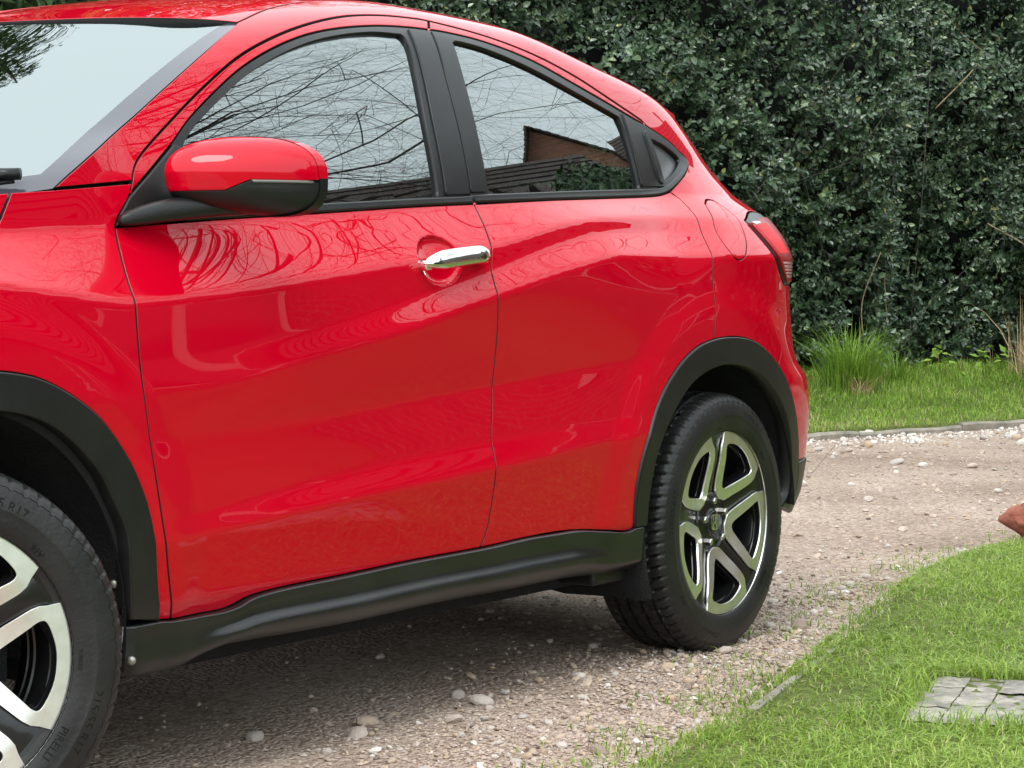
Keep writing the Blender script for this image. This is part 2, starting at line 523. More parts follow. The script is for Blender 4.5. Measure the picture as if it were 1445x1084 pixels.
# verge bank beyond the drive
ss = np.arange(-26, 26.1, .4); ts = np.concatenate([[.070, .082], np.arange(.10, 9, .3)])
V = []
for s in ss:
    for t in ts:
        p = kp(s, t); V.append((p[0], p[1], float(verge_z(t))-.012 if t > .075 else -.03))
a = (np.arange(len(ss)-1)[:, None]*len(ts)+np.arange(len(ts)-1)[None]).ravel()
structure(link('verge', mesh_np('verge', V, np.stack([a, a+len(ts), a+len(ts)+1, a+1], 1), 'turf_soil')))
# kerb of short concrete edgings
kerb = structure(bpy.data.objects.new('kerb', None)); COL.objects.link(kerb); kerb.location = (*kp(0, .05), 0)
def kerb_mesh(L, h, w, seed, wob=.004):
    m = MB(); n = 7; V = []; F = []
    for k in range(n):
        x = -L/2+L*k/(n-1); e = wob*math.sin(seed*3+k*1.7)
        V += [(x, -w/2, -.05), (x, -w/2, h-.012+e), (x, -w/2+.012, h+e), (x, w/2-.006, h+e), (x, w/2, -.05)]
    for k in range(n-1):
        for j in range(4): F.append((k*5+j, (k+1)*5+j, (k+1)*5+j+1, k*5+j+1))
    F += [(0, 1, 2, 3, 4), tuple((n-1)*5+k for k in (4, 3, 2, 1, 0))]
    return mesh_np('kerb_stone', V, F, 'concrete', False)
kms = [kerb_mesh(.90, .036, .055, k) for k in range(4)]
ang = math.atan2(KD[1], KD[0])
for k in range(-12, 14):
    o = link('kerb_stone', kms[k % 4], kerb)
    o.location = (KD[0]*k*.915, KD[1]*k*.915, rng.uniform(-.012, .006)); o.rotation_euler = (rng.uniform(-.06, .06), rng.uniform(-.01, .01), ang+rng.uniform(-.012, .012))

# lawn sheet
LAWN = cr([(-6, -4.2), (-3, -3.2), (-1.2, -2.45), (.3, -1.80), (.9, -1.56), (1.24, -1.48), (1.56, -1.42), (1.81, -1.365), (2.54, -1.18), (3.18, -1.005), (4.19, -.765), (5.24, -.67), (6.3, -.79), (7.6, -1.25), (9.5, -2.4), (13, -4.6), (20, -7), (30, -9)], .2)
def lawn_z(x, y): return .012+.03*fbm(np.stack([np.asarray(x)*1.1, np.asarray(y)*1.1, np.asarray(x)*0], -1), 2, 3)
def lawn_edge(x): return np.interp(x, LAWN[:, 0], LAWN[:, 1])
V = []; F = []; xs = np.arange(-6, 30, .25); ds = [0, .03, .08, .2, .4, .7, 1.1, 1.6, 2.4, 4, 7, 11]
for x in xs:
    for k, d in enumerate(ds):
        y = lawn_edge(x)-d; V.append((x, y, -.03 if k == 0 else float(lawn_z(np.array(x), np.array(y)))))
n = len(ds); a = (np.arange(len(xs)-1)[:, None]*n+np.arange(n-1)[None]).ravel()
structure(link('lawn', mesh_np('lawn', V, np.stack([a, a+1, a+n+1, a+n], 1), 'turf_soil')))
edging = structure(bpy.data.objects.new('lawn_edging', None)); COL.objects.link(edging); edging.location = (1.9, -1.30, 0)
em = kerb_mesh(.46, .038, .036, 2, .0012)
for k, (x0, x1) in enumerate([(.85, 1.28), (1.30, 1.75), (1.77, 2.21), (2.23, 2.67), (2.69, 3.12)]):
    y0, y1 = float(lawn_edge(x0))-.02, float(lawn_edge(x1))-.02
    o = link('edging_stone', em, edging); o.location = ((x0+x1)/2-1.9, (y0+y1)/2+1.30, (-.011 if k in (2, 3) else -.034)); o.rotation_euler = (rng.uniform(-.1, .1), 0, math.atan2(y1-y0, x1-x0))

# ------------------------------------------------------------------ foliage builders
attr_mat('holly_leaf', [(0, (.020, .040, .020)), (.45, (.046, .088, .045)), (.8, (.090, .145, .070)), (.96, (.18, .24, .12)), (1, (.30, .30, .12))], rough=.30, spec=.7)
attr_mat('laurel_leaf', [(0, (.015, .04, .012)), (.6, (.035, .08, .022)), (1, (.09, .15, .04))], rough=.4, spec=.5)
attr_mat('needle', [(0, (.018, .045, .012)), (.6, (.05, .10, .022)), (1, (.11, .18, .04))], rough=.6, spec=.3, trans=.2)
attr_mat('grass_blade', [(0, (.085, .145, .016)), (.35, (.165, .270, .032)), (.72, (.26, .39, .052)), (.92, (.37, .47, .10)), (1, (.52, .47, .25))], rough=.5, spec=.35, trans=.3)
attr_mat('verge_blade', [(0, (.085, .155, .016)), (.4, (.17, .30, .034)), (.75, (.27, .42, .062)), (.93, (.37, .47, .11)), (1, (.46, .40, .20))], rough=.55, spec=.3, trans=.3)
attr_mat('dead_straw', [(0, (.30, .21, .10)), (.5, (.46, .35, .19)), (1, (.60, .48, .30))], rough=.8)
simple('twig', (.16, .115, .075), .85, var=(40, .3))
simple('bark', (.050, .044, .038), .9, bump=(60, .5), var=(10, .3))
simple('hedge_core', (.004, .007, .004), .95)  # near-black, standing in for the shade between the leaves

HOLLY = np.array([(0, 0, 0), (.33, .30, .06), (.25, .68, .03), (0, 1.0, -.07), (-.25, .68, .03), (-.33, .30, .06), (0, .5, -.07)])
HOLLY_F = [(0, 1, 6), (1, 2, 6), (2, 3, 6), (3, 4, 6), (4, 5, 6), (5, 0, 6)]
OVAL = np.array([(0, 0, 0), (.24, .4, .05), (0, 1, -.08), (-.24, .4, .05), (0, .45, -.03)])
OVAL_F = [(0, 1, 4), (1, 2, 4), (2, 3, 4), (3, 0, 4)]
def scatter(base, faces, pos, axis, normal, size, rnd):
    """copies of a small leaf, its length along axis, its face along normal"""
    Y = axis/np.linalg.norm(axis, axis=1, keepdims=True)
    X = np.cross(Y, normal); X /= np.linalg.norm(X, axis=1, keepdims=True)+1e-9
    Z = np.cross(X, Y)
    V = pos[:, None]+size[:, None, None]*(base[None, :, :1]*X[:, None]+base[None, :, 1:2]*Y[:, None]+base[None, :, 2:]*Z[:, None])
    nv = len(base); F = (np.arange(len(pos))[:, None, None]*nv+np.array(faces)[None]).reshape(-1, len(faces[0]))
    return V.reshape(-1, 3), F, np.repeat(rnd, nv)

def make_hedge():
    root = bpy.data.objects.new('holly_hedge', None); COL.objects.link(root)
    root.location = (*kp(0, 2.4), 0)
    tag(root, 'tall dense dark green holly hedge behind the grass verge', 'hedge')
    off = np.array([*kp(0, 2.4), 0.])
    def front(s, h):
        """distance of the leaf face from the kerb line"""
        P = np.stack([s*.55, h*.75, np.zeros_like(s)], -1)
        b = fbm(P, 3, 11)-.5
        P2 = np.stack([s*2.3, h*2.6, np.ones_like(s)*3], -1)
        c = fbm(P2, 3, 21)-.5
        return 2.35-.9*b-.62*c-.10*np.sin(np.clip(h/3.2, 0, 1)*3.1)
    N = 17500
    s = rng.uniform(-3.6, 8.2, N); h = .14+3.55*rng.uniform(0, 1, N)
    # fewer sprays out at the off-frame ends
    gap = fbm(np.stack([s*2.3+.6*h, h*2.7-.5*s, s*0+9.5], -1), 4, 31)
    keep = (gap > .25+.10*rng.uniform(-1, 1, N)) | (rng.uniform(0, 1, N) < .34)
    s, h = s[keep], h[keep]; n = len(s)
    dep = front(s, h)+np.abs(rng.normal(0, .11, n))
    base = np.stack([s, dep, h], -1)
    # each spray: leaves spiralling round a short shoot pointing outwards and up
    d = np.stack([rng.normal(0, .5, n), -1+rng.normal(0, .35, n), .45+rng.normal(0, .5, n)], -1); d /= np.linalg.norm(d, axis=1, keepdims=True)
    L = 10
    tpar = np.linspace(0, 1, L)
    ln = rng.uniform(.08, .20, n)
    pos = base[:, None]+d[:, None]*(ln[:, None, None]*tpar[None, :, None])
    a = rng.uniform(0, 6.28, n)[:, None]+np.arange(L)[None]*2.4+rng.normal(0, .3, (n, L))
    u1 = np.cross(d, [0, 0, 1.]); u1 /= np.linalg.norm(u1, axis=1, keepdims=True)+1e-9; u2 = np.cross(d, u1)
    side_ = u1[:, None]*np.cos(a)[..., None]+u2[:, None]*np.sin(a)[..., None]
    ax = side_+d[:, None]*(.35+.9*tpar[None, :, None])+rng.normal(0, .18, (n, L, 3))
    nor = d[:, None]-side_*.4+np.array([0, -.15, .45])+rng.normal(0, .25, (n, L, 3))
    size = rng.uniform(.030, .066, (n, L))*rng.choice([.85, 1.0, 1.25], (n, 1))*(1-.25*tpar[None])
    tone = np.clip(rng.normal(.42, .17, (n, 1))+rng.normal(0, .16, (n, L))+.12*tpar[None], 0, .955)
    tone = np.where(rng.uniform(0, 1, (n, L)) < .008, 1.0, tone)
    def w(P):
        q = P.reshape(-1, 3); xy = K0+q[:, :1]*KD+q[:, 1:2]*KN; return np.concatenate([xy, q[:, 2:]], 1)
    def wd(P):
        q = P.reshape(-1, 3); xy = q[:, :1]*KD+q[:, 1:2]*KN; return np.concatenate([xy, q[:, 2:]], 1)
    V, F, R = scatter(HOLLY, HOLLY_F, w(pos)-off, wd(ax), wd(nor), size.ravel(), tone.ravel())
    stuff(link('foliage', mesh_np('foliage', V, F, 'holly_leaf', False, rnd=R), root))
    # plainer leaves along the parts beside and behind the picture
    n = 6000
    s = np.concatenate([rng.uniform(-4.3, -3.4, n//2), rng.uniform(7.8, 14, n//4), rng.uniform(-4.3, 14, n-n//2-n//4)]); h = rng.uniform(.1, 3.8, n)
    h[-(n-n//2-n//4):] = rng.uniform(3.4, 4.3, n-n//2-n//4)
    dep = front(s, h)+rng.normal(.05, .12, n)+np.where(h > 3.5, rng.uniform(0, .9, n), 0)
    V, F, R = scatter(OVAL, OVAL_F, w(np.stack([s, dep, h], -1))-off, wd(rng.normal(0, 1, (n, 3))), wd(np.stack([rng.normal(0, .5, n), -1+rng.normal(0, .4, n), .5+rng.normal(0, .4, n)], -1)), rng.uniform(.10, .17, n), np.clip(rng.normal(.4, .2, n), 0, 1))
    stuff(link('side_foliage', mesh_np('side_foliage', V, F, 'laurel_leaf', False, rnd=R), root))
    # heart of the hedge, near-black in place of the shade deep inside
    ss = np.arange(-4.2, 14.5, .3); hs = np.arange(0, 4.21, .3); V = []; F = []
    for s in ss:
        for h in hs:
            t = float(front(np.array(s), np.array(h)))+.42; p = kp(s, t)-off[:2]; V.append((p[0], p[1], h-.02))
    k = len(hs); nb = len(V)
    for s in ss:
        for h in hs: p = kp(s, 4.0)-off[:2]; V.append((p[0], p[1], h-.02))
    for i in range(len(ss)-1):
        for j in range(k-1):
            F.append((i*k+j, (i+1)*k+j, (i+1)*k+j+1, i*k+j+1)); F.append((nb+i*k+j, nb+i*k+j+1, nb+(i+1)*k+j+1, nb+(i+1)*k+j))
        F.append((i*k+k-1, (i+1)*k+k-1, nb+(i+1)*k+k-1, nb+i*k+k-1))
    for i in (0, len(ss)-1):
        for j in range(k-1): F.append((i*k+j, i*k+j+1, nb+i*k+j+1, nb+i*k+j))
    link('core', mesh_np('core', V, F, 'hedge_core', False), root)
    # bare stems that run up through it
    stems = [[(6.35-.1, 3.7, .008), (6.1, 2.9, .008), (5.98, 2.3, .007), (6.02, 1.9, .006), (6.1, 1.5, .005)],
             [(5.55, 1.0, .006), (5.72, 1.45, .007), (5.80, 1.62, .006), (6.1, 1.66, .003)], [(5.80, 1.62, .004), (5.66, 1.75, .003), (5.60, 1.83, .002)],
             [(5.80, 1.62, .004), (5.72, 1.50, .003), (5.55, 1.36, .002)], [(5.80, 1.62, .004), (5.95, 1.72, .003), (6.06, 1.80, .002)], [(5.80, 1.62, .004), (5.86, 1.48, .003), (5.96, 1.32, .002)],
             [(4.20, 1.32, .005), (4.55, 1.12, .007), (4.95, .93, .007), (5.15, .80, .008), (5.05, .55, .009), (5.1, .25, .010)], [(5.15, .80, .006), (5.40, 1.02, .005), (5.56, 1.25, .003)],
             [(4.95, .93, .005), (4.75, 1.0, .003), (4.6, .98, .002)],
             [(2.95, 1.1, .003), (2.88, .75, .004), (2.9, .45, .004)], [(3.1, .95, .003), (3.15, .55, .004)],
             [(3.9, 2.9, .004), (4.15, 2.72, .0035), (4.30, 2.55, .002)], [(3.6, 2.15, .005), (3.85, 2.38, .005), (4.05, 2.5, .003)]]
    for st_ in stems:
        sarr = np.array([a for a, _, _ in st_]); harr = np.array([b for _, b, _ in st_])
        t = front(sarr, harr)-.10
        t = np.minimum(t, t.mean()+.05)
        pts = [(*(kp(a, tt_)-off[:2]), b) for a, b, tt_ in zip(sarr, harr, t)]
        c = cr(pts, .06); rr = np.interp(np.linspace(0, 1, len(c)), np.linspace(0, 1, len(st_)), [r for _, _, r in st_])
        m = MB(); m.tube([tuple(q) for q in c], list(rr), 5); m.build('stem', 'dead_twig', root)
simple('dead_twig', (.27, .20, .125), .85, var=(30, .3))
make_hedge()

def blades(pos, hgt, width, lean, rnd, seed=1, curl=.5):
    r = np.random.default_rng(seed); n = len(pos)
    a = r.uniform(0, 6.283, n); dx, dy = np.cos(a), np.sin(a)
    b = a+r.normal(0, .6, n)+1.57; wx, wy = np.cos(b)*width*.5, np.sin(b)*width*.5
    l1 = lean*hgt*.35; l2 = lean*hgt*(1+curl)
    P0 = pos; P1 = pos+np.stack([dx*l1, dy*l1, hgt*.55], -1); P2 = pos+np.stack([dx*l2, dy*l2, hgt*np.clip(1-lean*.35, .3, 1)], -1)
    Wv = np.stack([wx, wy, wx*0], -1); pos = np.asarray(pos)
    V = np.stack([P0-Wv, P0+Wv, P1-Wv*.8, P1+Wv*.8, P2], 1).reshape(-1, 3)
    F = (np.arange(n)[:, None, None]*5+np.array([(0, 1, 3), (0, 3, 2), (2, 3, 4)])[None]).reshape(-1, 3)
    return V, F, np.repeat(rnd, 5)

# verge grass: uneven, tufted
n = 60000
s = rng.uniform(-3.2, 7.5, n); t = .06+2.6*rng.uniform(0, 1, n)**1.15
xy = K0+s[:, None]*KD+t[:, None]*KN
cl = fbm(np.stack([xy[:, 0]*1.6, xy[:, 1]*1.6, s*0], -1), 3, 41)
cl2 = fbm(np.stack([xy[:, 0]*5, xy[:, 1]*5, s*0], -1), 2, 43)
hg = (.030+.09*sm(.9, 2.2, t)*cl+.05*np.clip(cl2-.45, 0, 1)*sm(.3, 1.2, t))*rng.uniform(.6, 1.5, n)
keep = rng.uniform(0, 1, n) < (.35+.65*sm(.0, .35, t))*(.5+cl2)
tone = np.clip(rng.normal(.52, .22, n)+(cl-.5)*.9+.12*sm(1, 0, t), 0, .94); tone = np.where(rng.uniform(0, 1, n) < .03+.22*sm(.55, .05, t)*(cl2 > .45), 1, tone)
V, F, R = blades(np.concatenate([xy, verge_z(t)[:, None]-.015], 1)[keep], hg[keep], rng.uniform(.004, .008, n)[keep], np.abs(rng.normal(.35, .3, n))[keep], tone[keep], 2)
stuff(link('verge_grass', mesh_np('verge_grass', V, F, 'verge_blade', False, rnd=R))); tag(bpy.data.objects['verge_grass'], 'bright green uneven grass covering the bank in front of the hedge', 'grass')

def tuft(name, label, cat, s, t, n, h, spread, width, mat, seed, tones=(.45, .15), stiff=.35):
    r = np.random.default_rng(seed); p0 = kp(s, t); z0 = float(verge_z(t))-.02
    a = r.uniform(0, 6.283, n); q = np.abs(r.normal(0, 1, n))*spread
    pos = np.stack([np.cos(a)*q, np.sin(a)*q, q*0], -1)
    hh = h*r.uniform(.45, 1.1, n)
    P = []
    K = 5; lean = np.abs(r.normal(stiff, .22, n)); b = a+r.normal(0, .5, n)
    w = r.normal(0, 1, n)
    V = []; F = []
    for k in range(K):
        u = k/(K-1); out = lean*hh*u**1.8; zz = hh*(u-.35*lean*u**3)
        c = pos+np.stack([np.cos(b)*out, np.sin(b)*out, zz], -1)
        ww = width*(1-u**2*.95)*.5; wv = np.stack([np.cos(b+1.57+w*.4)*ww, np.sin(b+1.57+w*.4)*ww, w*0], -1)
        V += [c-wv, c+wv]
    V = np.stack(V, 1); nv = 2*K
    f = np.array([(2*k, 2*k+1, 2*k+3, 2*k+2) for k in range(K-1)])
    F = (np.arange(n)[:, None, None]*nv+f[None]).reshape(-1, 4)
    R = np.repeat(np.clip(r.normal(tones[0], tones[1], n), 0, .95), nv)
    o = link(name, mesh_np(name, V.reshape(-1, 3), F, mat, False, rnd=R), None, (p0[0], p0[1], z0))
    return tag(o, label, cat)
tuft('grass_tuft', 'large arching clump of long green grass at the foot of the hedge', 'grass clump', 2.05, 1.55, 520, .52, .10, .008, 'verge_blade', 5, stiff=.55)
tuft('grass_tuft', 'small tuft of taller grass right of the large arching clump', 'grass clump', 2.75, 1.75, 120, .30, .06, .008, 'verge_blade', 8, stiff=.5)
tuft('dead_grass', 'pale dead straw lying at the base of the arching grass clump', 'dead grass', 1.95, 1.38, 60, .24, .05, .007, 'dead_straw', 6, stiff=.8)
tuft('dead_stalks', 'upright straw coloured dead stalks against the hedge at the right', 'dead stalks', 4.38, 1.95, 46, .66, .11, .009, 'dead_straw', 7, stiff=.18)
tuft('dead_grass', 'drooping clump of pale dead grass at the right frame edge', 'dead grass', 4.15, 1.62, 150, .36, .09, .007, 'dead_straw', 9, stiff=.55)
def weed(label, s, t, seed, n=26):
    r = np.random.default_rng(seed); p = kp(s, t); z0 = float(verge_z(t))-.01
    pos = np.stack([r.normal(0, .09, n), r.normal(0, .09, n), r.uniform(.05, .22, n)], -1)
    V, F, R = scatter(OVAL, OVAL_F, pos, r.normal(0, 1, (n, 3))*[1, 1, .5], np.stack([r.normal(0, .5, n), r.normal(0, .5, n)-.4, np.ones(n)], -1), r.uniform(.05, .10, n), r.uniform(.3, .9, n))
    m = mesh_np('leaves', V, F, 'verge_blade', False, rnd=R)
    root = bpy.data.objects.new('weed', None); COL.objects.link(root); root.location = (p[0], p[1], z0); tag(root, label, 'weed')
    link('leaves', m, root)
    b = MB(); b.tube([(0, 0, 0), (.01, 0, .1), (.0, .01, .22)], [.004, .003, .002], 5); b.build('stem', 'twig', root)
weed('low leafy weed growing between the two grass clumps by the hedge', 2.42, 1.85, 12)
weed('leafy weed near the middle of the bank beneath the hedge', 3.30, 1.85, 13)
weed('leafy weed growing beside the upright dead stalks', 4.0, 1.95, 14, 34)
# ------------------------------------------------------------------ trees and houses round the drive
def bare_tree(loc, label, seed, limbs_in=(), levels=5):
    r = np.random.default_rng(seed)
    root = bpy.data.objects.new('bare_tree', None); COL.objects.link(root); root.location = loc; tag(root, label, 'tree')
    trunk = MB(); limbs = MB(); twV = []; twF = []
    def strip(mb, pts, rad_, n): mb.tube(pts, rad_, n, False)
    def grow(p, d, L, rad_, lev):
        n = 5 if lev < 3 else 4
        pts = [p.copy()]; rr = [rad_]
        q = p.copy(); e = d.copy()
        for k in range(n):
            e = e+r.normal(0, .15+.055*lev, 3)+np.array([0, 0, .05 if lev < 2 else (-.05 if lev > 3 else 0.0)])
            e /= np.linalg.norm(e); q = q+e*L/n; pts.append(q.copy()); rr.append(rad_*(1-.62*(k+1)/n))
        strip(trunk if lev == 0 else limbs, [tuple(x) for x in pts], rr, 9 if lev == 0 else (6 if lev < 3 else 3))
        if lev >= levels or rad_ < .0022: return
        nb = [9, 8, 7, 6, 4, 3, 3][lev]
        for b in range(nb):
            t = r.uniform(.25, 1.0) if lev else r.uniform(.35, 1)
            x = t*n; i = min(int(x), n-1); f = x-i; base = pts[i]*(1-f)+pts[i+1]*f; br = rr[i]*(1-f)+rr[i+1]*f
            dirn = pts[i+1]-pts[i]; dirn /= np.linalg.norm(dirn)
            o = r.normal(0, 1, 3); o -= dirn*(o@dirn); o /= np.linalg.norm(o)
            if lev < 2: o = o+np.array([0, 0, .25])
            nd = dirn*r.uniform(.45, .9)+o*r.uniform(.6, 1.0); nd /= np.linalg.norm(nd)
            grow(base, nd, L*r.uniform(.48, .78), max(br*r.uniform(.42, .62), .0020), lev+1)
    pts = [(0, 0, -.1), (.05, .05, 1.2), (.15, .10, 2.4), (.3, .25, 3.6), (.45, .4, 5.0)]
    trunk.tube(pts, [.24, .20, .18, .15, .09], 10, False)
    for (z, az, el, L, rr_) in limbs_in:
        b = np.array([np.interp(z, [p[2] for p in pts], [p[0] for p in pts]), np.interp(z, [p[2] for p in pts], [p[1] for p in pts]), z])
        a_, e_ = rad(az), rad(el)
        grow(b, np.array([math.cos(a_)*math.cos(e_), math.sin(a_)*math.cos(e_), math.sin(e_)]), L, rr_, 1)
    trunk.build('trunk', 'bark', root)
    limbs.build('crown', 'bark', root, smooth=False)
    print('bare tree faces', len(limbs.f))
bare_tree((3.6, -7.6, 0), 'large leafless tree standing on the lawn, its bare branches mirrored in the car windows', 3, [(2.6, 32, 22, 8.0, 0.037), (2.9, 50, 30, 7.0, 0.034), (3.2, 38, 34, 8.0, 0.037), (3.4, 24, 30, 8.0, 0.034), (3.7, 45, 46, 7.0, 0.031), (4.0, 65, 44, 6.0, 0.028), (4.2, 30, 46, 7.5, 0.031), (4.5, 0, 40, 6.0, 0.028), (4.6, 130, 45, 5.0, 0.031), (4.8, 200, 45, 4.5, 0.028), (4.9, 280, 50, 4.5, 0.028), (5.0, 40, 66, 6.0, 0.031), (3.0, 40, 14, 8.0, 0.031), (3.3, 55, 20, 6.5, 0.028)])

def conifer(loc, label, seed, H=9.0, R=3.0):
    r = np.random.default_rng(seed)
    root = bpy.data.objects.new('conifer_tree', None); COL.objects.link(root); root.location = loc; tag(root, label, 'tree')
    m = MB(); m.tube([(0, 0, -.1), (.05, 0, H*.5), (0, .05, H)], [.22, .14, .02], 10); m.build('trunk', 'bark', root)
    limbs = MB(); pos = []; ax = []; nr = []; sz = []; tn = []
    for k in range(120):
        z = H*(.10+.88*(k/120)**.9); a = k*2.4+r.normal(0, .3); L = R*(1-(z/H)**1.3)*r.uniform(.7, 1.1)+.25
        d = np.array([math.cos(a), math.sin(a), 0]); pts = []
        for u in np.linspace(0, 1, 7):
            pts.append(np.array([0, 0, z])+d*L*u+np.array([0, 0, .18*L*math.sin(u*2.2)-.30*L*u*u]))
        limbs.tube([tuple(p) for p in pts], list(np.linspace(.03*L/R+.008, .004, 7)), 5, False)
        nl = int(95*L/R)+20
        for j in range(nl):
            u = r.uniform(.15, 1.0); x = u*6; i = min(int(x), 5); f = x-i
            p = pts[i]*(1-f)+pts[i+1]*f; s = r.choice([-1, 1]); sd = np.array([-d[1], d[0], 0])*s
            pos.append(p+sd*r.uniform(0, .30)*(1.1-u*.6)+np.array([0, 0, r.uniform(-.12, .02)])); ax.append(sd*r.uniform(.2, .9)+d*.5+np.array([0, 0, -.75])+r.normal(0, .2, 3)); nr.append(np.array([0, 0, 1.])*.6+d*.6+r.normal(0, .3, 3)); sz.append(r.uniform(.16, .34)); tn.append(np.clip(.3+.4*u+r.normal(0, .18), 0, 1))
    limbs.build('limbs', 'bark', root, smooth=False)
    FR = np.array([(0, 0, 0), (.05, .25, 0), (.16, .42, .02), (.05, .5, 0), (.13, .72, .01), (.03, .78, 0), (0, 1, -.03), (-.03, .78, 0), (-.13, .70, .01), (-.05, .5, 0), (-.16, .40, .02), (-.05, .25, 0)])
    FF = [(0, 1, 11), (1, 2, 3), (11, 9, 10), (1, 3, 9), (1, 9, 11), (3, 4, 5), (9, 7, 8), (3, 5, 7), (3, 7, 9), (5, 6, 7)]
    V, F, Rn = scatter(FR, FF, np.array(pos), np.array(ax), np.array(nr), np.array(sz), np.array(tn))
    stuff(link('crown', mesh_np('crown', V, F, 'needle', False, rnd=Rn), root))
conifer((4.2, 6.7, .2), 'green conifer whose drooping sprays show above the car roof at the top left', 4, 12.0, 3.7)
conifer((7.6, 10.2, .2), 'dark conifer standing just behind the left end of the holly hedge', 14, 17.0, 3.9)
conifer((9.8, 8.0, .2), 'added unseen slim conifer closing the sky between the two taller conifers behind the hedge', 16, 11.0, 2.3)  # added out of view to darken the sky reflected in the roof front
conifer((12.6, 8.6, .2), 'dark conifer standing behind the middle of the holly hedge', 15, 10.5, 3.2)

def evergreen(loc, label, seed, rx, ry, H, n=6500):
    r = np.random.default_rng(seed)
    root = bpy.data.objects.new('evergreen_bush', None); COL.objects.link(root); root.location = loc; tag(root, label, 'bush')
    u = r.normal(0, 1, (n, 3)); u /= np.linalg.norm(u, axis=1, keepdims=True)
    k = .72+.5*fbm(u*2.2+5, 3, seed); rr = k*r.uniform(.80, 1.0, n)
    pos = u*rr[:, None]*np.array([rx, ry, H*.5])+np.array([0, 0, H*.48]); pos = pos[pos[:, 2] > .05]; u = u[:len(pos)]
    V, F, Rn = scatter(OVAL, OVAL_F, pos, r.normal(0, 1, pos.shape), pos-np.array([0, 0, H*.4])+r.normal(0, .6, pos.shape), r.uniform(.14, .26, len(pos)), np.clip(r.normal(.45, .25, len(pos)), 0, 1))
    stuff(link('crown', mesh_np('crown', V, F, 'laurel_leaf', False, rnd=Rn), root))
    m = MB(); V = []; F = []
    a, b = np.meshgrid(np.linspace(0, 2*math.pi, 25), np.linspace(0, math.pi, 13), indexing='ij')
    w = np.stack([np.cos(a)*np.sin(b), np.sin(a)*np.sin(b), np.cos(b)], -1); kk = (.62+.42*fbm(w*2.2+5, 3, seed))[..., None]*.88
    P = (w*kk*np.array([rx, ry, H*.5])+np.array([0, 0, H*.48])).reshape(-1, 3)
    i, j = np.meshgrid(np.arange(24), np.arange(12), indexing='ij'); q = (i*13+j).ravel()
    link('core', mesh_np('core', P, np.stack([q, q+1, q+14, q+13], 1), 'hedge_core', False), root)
    m.tube([(0, 0, -.1), (0, 0, H*.5)], [.15, .08], 8); m.build('trunk', 'bark', root)
evergreen((13.4, -4.35, 0), 'big rounded evergreen bush on the lawn in front of the brick house', 6, 2.0, 1.8, 4.6)
evergreen((3.2, -9.5, 0), 'broad evergreen bush at the far side of the lawn beyond the leafless tree', 8, 2.4, 1.6, 3.2, 4000)

evergreen((17.6, -6.2, 0), 'added unseen evergreen bush closing the sky gap between the outbuilding and the tall brick house', 9, 1.7, 1.6, 3.6, 3500)  # added out of view to hide a bright sky patch reflected in the door

def brick_mat():
    m, n, l, b = new_mat('brickwork')
    t = n.new('ShaderNodeTexCoord'); br = n.new('ShaderNodeTexBrick')
    mp = n.new('ShaderNodeMapping'); mp.inputs['Rotation'].default_value = (rad(90), 0, 0); l.new(t.outputs['Object'], mp.inputs['Vector']); l.new(mp.outputs['Vector'], br.inputs['Vector'])
    br.inputs['Scale'].default_value = 4.4; br.inputs['Color1'].default_value = (.30, .12, .07, 1); br.inputs['Color2'].default_value = (.20, .08, .05, 1); br.inputs['Mortar'].default_value = (.33, .29, .25, 1); br.inputs['Mortar Size'].default_value = .012
    l.new(br.outputs['Color'], b.inputs['Base Color']); b.inputs['Roughness'].default_value = .9
brick_mat()
simple('roof_tile', (.075, .055, .048), .8, bump=(14, .8), var=(3, .3))
simple('white_upvc', (.75, .75, .73), .4)
simple('window_glass', (.02, .025, .03), .05, spec=.8)
